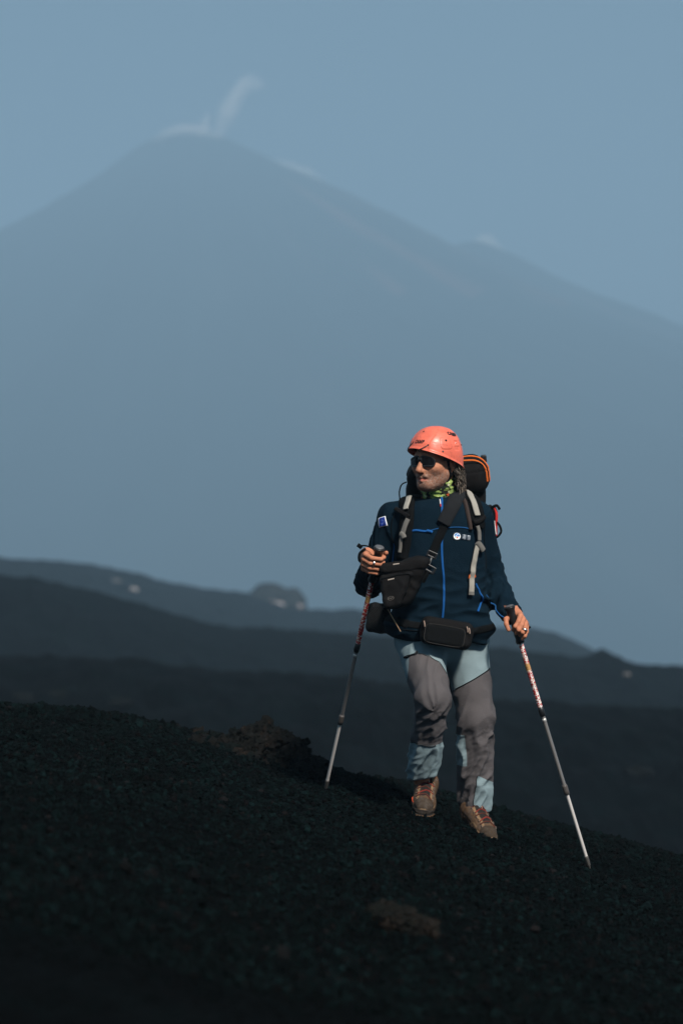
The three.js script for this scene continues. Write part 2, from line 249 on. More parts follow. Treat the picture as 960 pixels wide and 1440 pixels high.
// ---------------------------------------------------------------- the hiker
const J = { // joints, in metres
  neck: [0.4105,1.4411,0.03], chest: [0.4089,1.2832,0.07],
  shR: [0.2224,1.3737,0.05], elR: [0.1147,1.1088,0], wrR: [0.1151,1.1613,0.22],
  shL: [0.5491,1.3737,0.07], elL: [0.6218,1.12,-0.02], wrL: [0.6887,0.9874,0.12],
  hipR: [0.319,0.8732,0.05], knR: [0.3637,0.6528,0.34], anR: [0.3248,0.3096,0.14],
  hipL: [0.5044,0.881,0.03], knL: [0.5474,0.5556,0.1], anL: [0.5489,0.1437,0.02],
};
const hiker = thing('person', 'hiker in navy fleece and grey trousers striding across the cinder slope', 'person', [0.45, 0.06, 0.08]);
const HEAD = frame([0.3844,1.6096,0.1], -0.67, 0.02, 0);
function headField(x, y, z) { // own axes: x his left, y up, z out of the face
  const ax = Math.abs(x);
  let d = ball(x, y, z, [0, 0.038, -0.014], 0.077, 0.1, 0.097);
  d = smin(d, ball(x, y, z, [0, -0.035, 0.03], 0.059, 0.089, 0.063), 0.04);
  d = smin(d, bone(ax, y, z, [0.049, -0.052, -0.005], [0.018, -0.096, 0.066], 0.023, 0.019), 0.035);
  d = smin(d, ball(x, y, z, [0, -0.1, 0.074], 0.024, 0.02, 0.02), 0.025);
  d = smin(d, bone(ax, y, z, [0, 0.022, 0.086], [0.04, 0.018, 0.072], 0.013, 0.011), 0.02);
  d = smin(d, ball(ax, y, z, [0.043, -0.03, 0.062], 0.022, 0.018, 0.022), 0.03);
  d = smax(d, -ball(ax, y, z, [0.033, -0.002, 0.099], 0.022, 0.014, 0.016), 0.02);
  d = smin(d, bone(x, y, z, [0, 0.01, 0.086], [0, -0.038, 0.115], 0.0095, 0.0135), 0.013);
  d = smin(d, ball(ax, y, z, [0.0135, -0.043, 0.097], 0.0095, 0.0085, 0.012), 0.01);
  d = smax(d, -ball(ax, y, z, [0.007, -0.053, 0.103], 0.004, 0.004, 0.006), 0.004);
  d = smin(d, ball(ax, y, z, [0.012, -0.062, 0.09], 0.02, 0.0095, 0.012), 0.012);   // moustache
  d = smin(d, bone(ax, y, z, [0, -0.069, 0.0985], [0.03, -0.0745, 0.08], 0.0055, 0.0035), 0.006);
  d = smin(d, bone(ax, y, z, [0, -0.081, 0.0965], [0.028, -0.077, 0.08], 0.0068, 0.0035), 0.006);
  d = smax(d, -bone(ax, y, z, [0, -0.0745, 0.1085], [0.033, -0.076, 0.088], 0.0058, 0.0045), 0.003);
  d = smin(d, bone(x, y, z, [0, -0.06, -0.025], [0, -0.19, -0.045], 0.055, 0.06), 0.03);
  d = smax(d, -bone(ax, y, z, [0.021, -0.044, 0.103], [0.037, -0.074, 0.087], 0.0042, 0.003), 0.007);
  const ear = smax(ball(ax, y, z, [0.079, -0.008, -0.012], 0.011, 0.034, 0.021), -ball(ax, y, z, [0.088, -0.004, -0.006], 0.008, 0.02, 0.011), 0.006);
  return smin(d, ear, 0.008) + 0.0008 * noise(x * 90, y * 90, z * 90);
}
const POLE = { topR: V3([0.1506,1.2551,0.34]), tipR: V3([-0.069,0.224,-0.2]), topL: V3([0.6785,1.0147,0.225]), tipL: V3([1.0162,-0.0617,0.1]) };
POLE.upR = POLE.topR.clone().sub(POLE.tipR).normalize(); POLE.upL = POLE.topL.clone().sub(POLE.tipL).normalize();
const gripFrame = (() => { const a = POLE.upR, x = new THREE.Vector3(1, 0, 0).addScaledVector(a, -a.x).normalize(), z = new THREE.Vector3().crossVectors(x, a); return (u, w, s) => POLE.topR.clone().addScaledVector(a, -s).addScaledVector(x, u).addScaledVector(z, w).toArray(); })();
const fingersR = [[0.031, 0.0092, 1], [0.0535, 0.0096, 1.04], [0.076, 0.0092, 1], [0.097, 0.0082, 0.9]].map(([s, r, k]) => ({ r, pts: [gripFrame(-0.05 * k, 0.008, s + 0.003), gripFrame(-0.026 * k, 0.033 * k, s + 0.001), gripFrame(0.012 * k, 0.033, s), gripFrame(0.025 * k, 0.012, s), gripFrame(0.014, -0.013, s)] }));
const thumbR = { r: 0.0105, pts: [gripFrame(-0.022, -0.05, 0.075), gripFrame(0.012, -0.03, 0.05), gripFrame(0.028, -0.012, 0.03), gripFrame(0.031, 0.006, 0.012)] };
const fingersL = [
  { r: 0.0095, pts: [[0.7209,0.9807,0.235], [0.7115,0.9591,0.265], [0.6981,0.9394,0.272], [0.6905,0.9244,0.258]] },
  { r: 0.0096, pts: [[0.7327,0.9675,0.23], [0.7244,0.9447,0.265], [0.7124,0.925,0.272], [0.7034,0.9115,0.258]] },
  { r: 0.0092, pts: [[0.7436,0.9527,0.22], [0.7392,0.933,0.258], [0.7287,0.9147,0.265], [0.7183,0.9039,0.25]] },
  { r: 0.0083, pts: [[0.7486,0.9393,0.21], [0.7461,0.9179,0.243], [0.738,0.8999,0.255], [0.7288,0.8879,0.245]] }];
const thumbL = { r: 0.0103, pts: [[0.686,0.9792,0.2], [0.6638,0.9661,0.23], [0.6643,0.9466,0.243], [0.6726,0.9253,0.248]] };
const chain = (x, y, z, c, r0, k) => { let d = 1; for (let i = 0; i < c.pts.length - 1; i++) d = smin(d, bone(x, y, z, c.pts[i], c.pts[i + 1], c.r * (1.08 - 0.08 * i), c.r * (1.0 - 0.08 * i)), 0.004); return d; };
function handField(x, y, z, fingers, thumb, wrist, elbow) {
  let palm = bone(x, y, z, wrist, elbow, 0.029, 0.034);
  fingers.forEach((c) => { palm = smin(palm, bone(x, y, z, wrist, c.pts[0], 0.022, 0.0105), 0.014); });
  palm = smin(palm, bone(x, y, z, wrist, thumb.pts[0], 0.024, 0.015), 0.015);
  let d = smin(palm, chain(x, y, z, thumb), 0.008);
  fingers.forEach((c) => { d = smin(d, chain(x, y, z, c), 0.0035); });
  return d;
}
const handR = (x, y, z) => handField(x, y, z, fingersR, thumbR, gripFrame(-0.035, -0.055, 0.07), J.elR);
const handL = (x, y, z) => handField(x, y, z, fingersL, thumbL, [0.7054,0.9779,0.17], J.elL);
{
  const skinTone = (x, y, z) => { const m = 1 + 0.22 * fbm(x * 40, y * 40, z * 40, 3); return [0.45 * m, 0.185 * m, 0.105 * m]; };
  const head = mesher(headField, [-0.11, -0.2, -0.13], [0.11, 0.15, 0.14], 0.0023);
  paint(head, (x, y, z) => {
    const c = skinTone(x, y, z), ax = Math.abs(x), lip = smooth(0.014, 0.004, len3(ax * 0.36, (y + 0.0755) * 1.15, (z - 0.094) * 0.5));
    let beard = smooth(-0.022, -0.062, y + 0.25 * Math.max(0, 0.05 - ax) * smooth(-0.06, -0.03, y) + 0.10 * Math.max(0, ax - 0.05)) * smooth(-0.06, 0.0, z) * (1 - lip);
    if (y > -0.058 && ax < 0.02 && z > 0.08) beard *= smooth(-0.048, -0.056, y);
    const hairs = 0.5 + 0.5 * noise(x * 300, y * 220, z * 300), grey = 0.05 + 0.22 * smooth(0.4, 0.75, hairs), w = beard * (0.5 + 0.2 * smooth(0.3, 0.8, hairs) + 0.14 * noise(x * 70, y * 70, z * 70));
    const t = [mix(c[0], 0.42, lip * 0.8), mix(c[1], 0.12, lip * 0.8), mix(c[2], 0.09, lip * 0.8)];
    return [mix(t[0], grey, clamp(w, 0, 0.9)), mix(t[1], grey * 0.86, clamp(w, 0, 0.9)), mix(t[2], grey * 0.74, clamp(w, 0, 0.9))];
  });
  head.applyMatrix4(HEAD.m);
  const box3 = (pts, m) => [0, 1, 2].map((k) => Math.min(...pts.map((p) => p[k])) - m).concat([0, 1, 2].map((k) => Math.max(...pts.map((p) => p[k])) + m));
  const hands = [[handR, fingersR, thumbR, J.wrR], [handL, fingersL, thumbL, J.wrL]].map(([f, fs, t, w]) => {
    const b = box3([...fs.flatMap((c) => c.pts), ...t.pts, w], 0.03), g = mesher(f, b.slice(0, 3), b.slice(3), 0.003);
    return paint(g, (x, y, z) => { const c = skinTone(x, y, z); return [c[0] * 1.05, c[1] * 0.98, c[2] * 0.95]; });
  });
  const core = (x, y, z) => {
    let d = smin(ball(x, y, z, [0.4097,1.239,0.05], 0.15, 0.2, 0.09), ball(x, y, z, [0.4101,0.9313,0.04], 0.14, 0.13, 0.09), 0.08);
    d = smin(d, bone(x, y, z, J.neck, [0.4009,1.4878,0.05], 0.055, 0.05), 0.05);
    for (const s of 'RL') {
      d = smin(d, bone(x, y, z, J['sh' + s], J['el' + s], 0.045, 0.036), 0.04); d = smin(d, bone(x, y, z, J['el' + s], J['wr' + s], 0.036, 0.027), 0.02);
      d = smin(d, bone(x, y, z, J['hip' + s], J['kn' + s], 0.07, 0.05), 0.04); d = smin(d, bone(x, y, z, J['kn' + s], J['an' + s], 0.05, 0.035), 0.02);
    }
    return d;
  };
  const trunk = paint(mesher(core, [-0.05, 0.08, -0.2], [0.85, 1.52, 0.45], 0.014), skinTone);
  part('body', mergeGeometries([head, ...hands, trunk]), mat(1, 1, 1, 0.62, { vertexColors: true, specularIntensity: 0.5, bumpMap: fleeceBump, bumpScale: 0.0012 }), hiker);
}
console.log('body done');

// jacket: torso, two sleeves with folds, standing collar
const torsoRows = [[0.86, 0.2, 0.6, 0.128], [0.95, 0.195, 0.603, 0.135], [1.02, 0.196, 0.597, 0.135], [1.11, 0.203, 0.594, 0.135], [1.225, 0.216, 0.588, 0.138], [1.342, 0.228, 0.58, 0.13], [1.42, 0.26, 0.55, 0.113], [1.5, 0.33, 0.49, 0.09]];
const tl = torsoRows.map((r) => [r[0], r[1]]), tr = torsoRows.map((r) => [r[0], r[2]]), td = torsoRows.map((r) => [r[0], r[3]]);
function folds(x, y, z, a, b, freq, seed) { // creases that run round a sleeve or a trouser leg
  const t = along(x, y, z, a, b), L = len3(b[0] - a[0], b[1] - a[1], b[2] - a[2]), qx = x - mix(a[0], b[0], t), qz = z - mix(a[2], b[2], t), r = Math.hypot(qx, qz) + 1e-5, c = qx / r, s = qz / r;
  const n = noise(t * L * freq + 0.75 * c + 0.5 * s, c * 0.95 + seed, s * 0.95 + seed * 1.7);
  return 1 - Math.min(1, Math.abs(n) * 3.2) - 0.35;
}
function sleeve(x, y, z, s) {
  const a = J['sh' + s], b = J['el' + s], c = J['wr' + s], up = bone(x, y, z, a, b, 0.068, 0.056), lo = bone(x, y, z, b, c, 0.056, 0.043), t = clamp(along(x, y, z, a, b), 0, 1), u = clamp(along(x, y, z, b, c), 0, 1);
  let d = smin(up, lo, 0.025);
  if (d < 0.05) d -= 0.0105 * folds(x, y, z, a, b, 22, s === 'R' ? 2.2 : 5.1) * smooth(0.35, 0.9, t) * (u > 0.01 ? 0.4 : 1) + (u > 0 ? 0.010 * folds(x, y, z, b, c, 19, s === 'R' ? 7.7 : 3.9) * smooth(0, 0.25, u) : 0);
  return d;
}
function jacket(x, y, z) {
  const l = curveAt(tl, y), r = curveAt(tr, y), w = (r - l) / 2, dp = curveAt(td, y), cx = (l + r) / 2, px = (x - cx) / w, pz = (z - 0.075) / dp, q = Math.pow(Math.pow(Math.abs(px), 2.5) + Math.pow(Math.abs(pz), 2.5), 0.4);
  let d = (q - 1) * Math.min(w, dp) * 0.85;
  d = smax(d, y - 1.455, 0.05);
  for (const s of 'RL') d = smin(d, bone(x, y, z, J.neck, J['sh' + s], 0.066, 0.064), 0.05);
  if (d < 0.06) d -= 0.009 * fbm(x * 9, y * 7, z * 9, 3) + 0.012 * (0.5 - Math.abs(noise(x * 7 + y * 9, y * 14 - x * 5, z * 6)) * 1.6) * smooth(1.3, 1.0, y) + 0.012 * smooth(0.97, 0.93, y) * smooth(0.87, 0.91, y);
  d = smin(d, sleeve(x, y, z, 'R'), 0.03); d = smin(d, sleeve(x, y, z, 'L'), 0.03);
  d = smin(d, bone(x, y, z, [0.413,1.4234,0.04], [0.4095,1.476,0.055], 0.088, 0.08), 0.03);
  d = smax(d, (0.893 - 0.09 * (x - 0.2) + 0.012 * Math.sin(x * 17) + 0.03 * smooth(0.32, 0.2, x) * 0 - y), 0.02);
  return smax(d, y - 1.461 - 0.1 * (x - 0.41) + 0.05 * (z - 0.1), 0.008);
}
const weaveBump = noiseTexture(512, (u, v) => { const k = 0.35 + 0.2 * Math.sin(u * 6.2832 * 110) * Math.sin(v * 6.2832 * 110) + 0.3 * perlinTile(u * 60, v * 60, 60, 4) + 0.15 * perlinTile(u * 12, v * 12, 12, 5); return [k, k, k]; });
const cloth = (r, g, b, rough = 0.9, bump = weaveBump, scale = 0.002, more = {}) => mat(r, g, b, rough, { bumpMap: bump, bumpScale: scale, specularIntensity: 0.3, ...more });
const M = {
  fleece: cloth(0.0034, 0.0115, 0.02, 0.95, fleeceBump, 0.0018, { specularIntensity: 0.12 }),
  zip: cloth(0.010, 0.10, 0.33, 0.55), piping: cloth(0.012, 0.085, 0.24, 0.7), greyBlue: cloth(0.20, 0.265, 0.285, 0.8), brown: cloth(0.088, 0.079, 0.081, 0.82),
  black: cloth(0.005, 0.0055, 0.006, 0.85, weaveBump, 0.002, { specularIntensity: 0.15 }), nylon: cloth(0.0075, 0.007, 0.0072, 0.75, weaveBump, 0.002, { specularIntensity: 0.18 }), webbing: cloth(0.36, 0.335, 0.29, 0.8), greyWeb: cloth(0.17, 0.16, 0.145, 0.8),
  seam: cloth(0.03, 0.032, 0.034, 0.85),
  plastic: mat(0.012, 0.012, 0.013, 0.35), steel: mat(0.62, 0.6, 0.57, 0.3, { metalness: 1 }), orange: cloth(0.75, 0.16, 0.03, 0.6), red: cloth(0.55, 0.03, 0.025, 0.6), tan: cloth(0.42, 0.28, 0.17, 0.7),
};
const jacketMesh = part('jacket', mesher(jacket, [-0.01, 0.84, -0.16], [0.83, 1.53, 0.4], 0.0055), M.fleece, hiker);
console.log('jacket done');
const J2 = (name, g, m) => part(name, g, m, jacketMesh, hiker);
J2('front_zip', band(jacket, [[0.4085,1.4604],[0.407,1.423],[0.407,1.3712],[0.4056,1.308],[0.4056,1.2418],[0.4085,1.1843],[0.4128,1.1354],[0.4142,1.0778],[0.4128,1.0261],[0.4085,0.9714]], 0.009, 0.003, 0.001, 90), M.zip);
J2('shoulder_seam', band(jacket, [[0.2195,1.3942],[0.2022,1.3422],[0.2108,1.2787],[0.2224,1.2267]], 0.003, 0.0015), M.black);
J2('shoulder_seam', band(jacket, [[0.5834,1.3567],[0.5805,1.2989],[0.5863,1.2411],[0.5892,1.1689]], 0.003, 0.0015), M.black);
J2('hem_seam', band(jacket, [[0.2306,0.9273],[0.2738,0.9215],[0.3171,0.9186]], 0.003, 0.0015), M.black);
J2('cuff', band(jacket, [[0.6554,0.9592,0.14], [0.6772,0.9717,0.16], [0.7004,0.989,0.16], [0.7265,1.0077,0.12]], 0.012, 0.003), M.fleece);
J2('zip_pull', band(jacket, [[0.3994,1.4488],[0.4009,1.4287]], 0.005, 0.005), mat(0.7, 0.68, 0.66, 0.5));
J2('zip_pull', band(jacket, [[0.4011,1.4302],[0.4017,1.4201]], 0.006, 0.006), M.red);
J2('pocket_zip', band(jacket, [[0.279,1.3209],[0.302,1.3252],[0.3279,1.3223],[0.3481,1.3209]], 0.0095, 0.004), M.zip);
J2('zip_slider', band(jacket, [[0.3452,1.3238],[0.3596,1.3209],[0.3682,1.3166]], 0.012, 0.008), M.zip);
J2('pocket_piping', band(jacket, [[0.3624,1.3252],[0.3883,1.3324],[0.42,1.3353],[0.4602,1.3382],[0.4948,1.3367],[0.5149,1.3324]], 0.0045, 0.0025), M.piping);
J2('hand_pocket_zip', band(jacket, [[0.5448,1.1089],[0.5563,1.0858],[0.5693,1.0599],[0.5721,1.0368],[0.5621,1.0166],[0.552,0.9965]], 0.008, 0.004), M.zip);
J2('sleeve_piping', band(jacket, [[0.5964,1.055,0.06], [0.6127,1.0382,0.08], [0.6319,1.0156,0.1], [0.6554,0.9824,0.14], [0.6685,0.9688,0.16]].map((p) => p), 0.006, 0.003), M.piping);
J2('sleeve_piping', band(jacket, [[0.2242,1.2748,0.1], [0.2184,1.2486,0.1], [0.2007,1.2167,0.11], [0.1771,1.1939,0.13], [0.1653,1.1825,0.14]].map((p) => p), 0.005, 0.003), M.piping);
function canvasTexture(w, h, draw) { const c = document.createElement('canvas'); c.width = w; c.height = h; draw(c.getContext('2d'), w, h); const t = new THREE.CanvasTexture(c); t.colorSpace = THREE.SRGBColorSpace; return t; }
function plate(f, pts, w, name, tex, extra = {}) { // a flat print sewn on: its picture runs along the band
  return J2(name, band(f, pts, w, 0.002, 0.0015, 24), new THREE.MeshStandardMaterial({ map: tex, roughness: 0.85, ...extra }));
}
plate(jacket, [[0.1412,1.3563,0.1], [0.1785,1.3637,0.13]], 0.04, 'flag_patch', canvasTexture(160, 112, (c, w, h) => {
  c.fillStyle = '#f0f2f4'; c.fillRect(0, 0, w, h); c.fillStyle = '#123a9c'; c.fillRect(9, 9, w - 18, h - 18); c.fillStyle = '#9fb2d8';
  for (let k = 0; k < 12; k++) { c.beginPath(); c.arc(w / 2 + 30 * Math.cos(k * 0.5236), h / 2 + 30 * Math.sin(k * 0.5236), 4, 0, 7); c.fill(); }
}));
plate(jacket, [[0.6146,1.362,0.05], [0.6269,1.3063,0.04]], 0.022, 'flag_patch', canvasTexture(96, 64, (c, w, h) => { c.fillStyle = '#e8e8e8'; c.fillRect(0, 0, w, h); c.fillStyle = '#1c7a4a'; c.fillRect(4, 4, w - 8, h / 3 - 4); c.fillStyle = '#b3202a'; c.fillRect(4, h * 0.66, w - 8, h / 3 - 4); }));
plate(jacket, [[0.4521,1.3021],[0.4823,1.3007]], 0.03, 'club_badge', canvasTexture(128, 128, (c, w, h) => {
  c.fillStyle = '#0a2233'; c.fillRect(0, 0, w, h); c.fillStyle = '#f2f2f0'; c.beginPath(); c.arc(64, 64, 60, 0, 7); c.fill(); c.fillStyle = '#1f6fb5'; c.beginPath(); c.arc(58, 64, 48, 1.4, 4.9); c.fill();
  c.strokeStyle = '#dfeaf2'; c.lineWidth = 7; c.beginPath(); c.moveTo(20, 50); c.lineTo(60, 84); c.moveTo(34, 26); c.lineTo(50, 96); c.stroke(); c.fillStyle = '#d8442e'; c.fillRect(72, 52, 26, 22); c.fillStyle = '#2f8f57'; c.fillRect(72, 84, 20, 14); c.fillStyle = '#e98a3a'; c.fillRect(74, 28, 14, 12);
}));
{
  const rnd = rng(41), lines = canvasTexture(256, 150, (c, w, h) => {
    c.fillStyle = '#0a2233'; c.fillRect(0, 0, w, h); c.strokeStyle = '#c9cdd4'; c.lineWidth = 7;
    for (const y of [14, 86]) for (let x = 8; x < 236; x += 27) { c.beginPath(); c.moveTo(x, y + 48 * (rnd() < 0.5 ? 0 : 1)); c.lineTo(x + 4 + rnd() * 4, y + 4); c.lineTo(x + 16, y + 44 * rnd() + 4); if (rnd() < 0.6) c.lineTo(x + 5, y + 30); c.stroke(); }
  });
  plate(jacket, [[0.4852,1.2998],[0.5226,1.2935]], 0.021, 'club_lettering', lines);
}

// trousers
function leg(x, y, z, s) {
  const a = J['hip' + s], b = J['kn' + s], c = J['an' + s], R = s === 'R';
  let d = smin(bone(x, y, z, a, b, 0.1, R ? 0.07 : 0.075), bone(x, y, z, b, c, R ? 0.069 : 0.075, R ? 0.063 : 0.065), 0.03);
  if (d > 0.06) return d;
  const t = along(x, y, z, a, b), u = along(x, y, z, b, c);
  if (u < 0.15) d -= 0.006 * folds(x, y, z, a, b, 9, R ? 1.3 : 4.4) * smooth(0.1, 0.6, t);
  const w = smooth(-0.15, 0.2, u);
  if (w > 0) d -= w * (R ? 0.011 : 0.013) * folds(x, y, z, b, c, R ? 11 : 11, R ? 6.6 : 2.9) + w * 0.003 * folds(x, y, z, b, c, 26, R ? 9.1 : 8.3);
  return d - 0.004 * fbm(x * 12, y * 12, z * 12, 2);
}
function trousers(x, y, z) {
  let d = ball(x, y, z, [0.413,0.8932,0.04], 0.188, 0.13, 0.122);
  d = smin(d, leg(x, y, z, 'R'), 0.03); d = smin(d, leg(x, y, z, 'L'), 0.03);
  d = smax(d, 0.315 + 0.15 * (x - 0.33) - y + (x > 0.445 ? -5 : 0), 0.012);
  d = smax(d, 0.158 + 0.12 * (x - 0.55) - y, 0.012);
  return smax(d, y - 0.94, 0.02);
}
{
  const whole = mesher(trousers, [0.1, 0.12, -0.2], [0.7, 0.97, 0.46], 0.005);
  const line = (pts) => { const P = pts; return (x) => curveAt(P, x); };
  const [legL, rest] = cut(whole, (x, y) => x - 0.453);
  const topR = line([[0.2144,0.8254],[0.2516,0.8111],[0.2802,0.8225],[0.3145,0.8282],[0.3488,0.8197],[0.3859,0.7996],[0.406,0.7768],[0.4231,0.7482],[0.4403,0.7139],[0.4574,0.6424]]), lowR = line([[0.2287,0.4852],[0.283,0.4737],[0.3431,0.4623],[0.3802,0.4652],[0.4574,0.4852]]);
  const [upR, belowR] = cut(rest, (x, y) => y - topR(x)), [kneeR, shinR] = cut(belowR, (x, y) => y - lowR(x));
  const stripR = (x, y) => (0.262 + 0.012 * Math.sin(y * 9)) - x, [kneeEdge, kneeMain] = cut(kneeR, (x, y) => stripR(x, y));
  const topL = line([[0.4346,0.6584],[0.4664,0.6757],[0.5215,0.7076],[0.5736,0.7366],[0.6084,0.7583],[0.6518,0.7858]]);
  const [upL, belowL] = cut(legL, (x, y) => y - topL(x)), strip = (x, y) => 0.506 + 0.006 * Math.sin(y * 21) - x;
  const [inner, outer] = cut(belowL, (x, y) => Math.min(strip(x, y), 0.49 - y, y - 0.36));
  const tri = line([[0.5289,0.1505],[0.5347,0.1795],[0.5527,0.3219],[0.5544,0.3248],[0.6131,0.2929],[0.6393,0.2783]]), hemEdge = (x, y) => Math.min(x - [0.5361,0.1795,0.12][0] - (y - [0.5361,0.1795,0.12][1]) * 0.13, [0.5521,0.3248,0.12][1] - 0.5 * (x - [0.5521,0.3248,0.12][0]) - y);
  const [light, shinL] = cut(outer, hemEdge);
  const t = part('trousers', mergeGeometries([upR, upL]), M.greyBlue, hiker);
  const sub = (n, g, m, l) => { const o = part(n, g, m, t, hiker); if (l) o.userData.label = l; };
  sub('knee_panel', kneeMain, M.brown, 'brown grey panel over the bent knee'); sub('side_strip', kneeEdge, M.greyBlue); sub('shin_panel', shinR, M.greyBlue, 'grey blue panel gathered above the boot');
  sub('leg_panel', shinL, M.brown, 'long brown grey panel of the straight leg'); sub('inner_panel', inner, M.greyBlue); sub('hem_panel', light, M.greyBlue, 'pale grey triangle at the hem');
  sub('seam', band(trousers, [[0.4655,0.6758],[0.4973,0.6951],[0.5349,0.7162],[0.5725,0.7379],[0.6057,0.7587]], 0.004, 0.0015), M.black);
  sub('seam', band(trousers, [[0.2544,0.8125],[0.2802,0.8225],[0.3145,0.8282],[0.3488,0.8197],[0.3859,0.7996],[0.406,0.7768],[0.4231,0.7482]], 0.0035, 0.0012), M.seam);
  sub('seam', band(trousers, [[0.2779,0.4718],[0.3094,0.4661],[0.3438,0.4604],[0.3781,0.4632]], 0.0035, 0.0012), M.seam);
  sub('seam', band(trousers, [[0.555,0.3219],[0.5492,0.2812],[0.5419,0.2318],[0.5376,0.1853]], 0.0035, 0.0012), M.seam);
  sub('thigh_zip', band(trousers, [[0.2551,0.8091],[0.2681,0.812],[0.2854,0.8221],[0.3026,0.8293]], 0.008, 0.004), M.black);
  sub('zip_slider', band(trousers, [[0.2969,0.8235],[0.307,0.8351]], 0.007, 0.007), M.plastic);
}
console.log('trousers done');

// neck gaiter in a green, black and cream print
{
  const a = [0.4128,1.4498,0.045], b = [0.3908,1.5429,0.085], f = (x, y, z) => {
    let d = bone(x, y, z, a, b, 0.082, 0.072);
    d -= 0.006 * folds(x, y, z, a, b, 45, 3.3) + 0.004 * noise(x * 30, y * 30, z * 30);
    d = smax(d, -bone(x, y, z, [a[0], a[1] - 0.1, a[2]], [b[0], b[1] + 0.12, b[2]], 0.061, 0.055), 0.004);
    d = smax(d, y - 1.518 - 0.5 * (x - 0.4) + 0.2 * (z - 0.15), 0.008);
    return smax(d, 1.445 - y, 0.01);
  };
  const g = paint(mesher(f, [0.28, 1.43, -0.04], [0.56, 1.62, 0.22], 0.0036), (x, y, z) => {
    const n = fbm(x * 26 + 3, y * 34, z * 26, 3), m = noise(x * 70, y * 70 + 9, z * 70);
    if (n > 0.03) return m > 0.32 ? [0.62, 0.6, 0.42] : [0.27 + 0.1 * m, 0.36 + 0.1 * m, 0.10];
    if (n < -0.2 && m > 0.1) return [0.55, 0.1, 0.03];
    return [0.012, 0.014, 0.012];
  });
  part('neck_gaiter', g, cloth(1, 1, 1, 0.85, fleeceBump, 0.001, { vertexColors: true }), hiker);
}
// grey brown curls below the helmet
{
  const rnd = rng(7), strands = [];
  for (let i = 0; i < 520; i++) {
    const side = rnd() < 0.55 ? 1 : -1, back = rnd(), ang = side * (1.5 + back * 1.45), r0 = 0.078 + 0.012 * rnd(), x = r0 * Math.sin(ang), z = -0.022 + 1.12 * r0 * Math.cos(ang), y = 0.0 - 0.045 * rnd() - (back < 0.15 ? 0.0 : 0.01), L = 0.05 + 0.055 * rnd(), pts = [], ph = rnd() * 6.28, cr = 0.005 + 0.009 * rnd(), out = 0.012 + 0.02 * rnd();
    for (let k = 0; k <= 6; k++) { const t = k / 6; pts.push(HEAD.out(x + Math.sin(ang) * out * t * (1.3 - t) + cr * Math.sin(ph + t * 11), y - L * t, z + Math.cos(ang) * out * t + cr * Math.cos(ph + t * 9) - 0.004 * t)); }
    const g = tube(pts, 0.0011 + 0.0011 * rnd(), 12, 4), v = 0.03 + 0.17 * rnd() ** 2; paint(g, () => [v * 1.15, v * 0.88, v * 0.66]); strands.push(g);
  }
  part('hair', mergeGeometries(strands), mat(1, 1, 1, 0.6, { vertexColors: true }), hiker);
}
// rings
for (const [c, dir] of [[V3(gripFrame(-0.012, 0.0335, 0.053)), V3(gripFrame(0.02, 0.034, 0.053)).sub(V3(gripFrame(-0.026, 0.033, 0.054)))], [V3([0.7361,0.9246,0.262]), V3([0.7287,0.9147,0.265]).sub(V3([0.7392,0.933,0.258]))]]) {
  const g = new THREE.TorusGeometry(0.0105, 0.0022, 8, 20); g.scale(1, 1, 2.2); g.applyQuaternion(new THREE.Quaternion().setFromUnitVectors(new THREE.Vector3(0, 0, 1), dir.normalize())); g.translate(c.x, c.y, c.z); part('ring', g, M.steel, hiker);
}
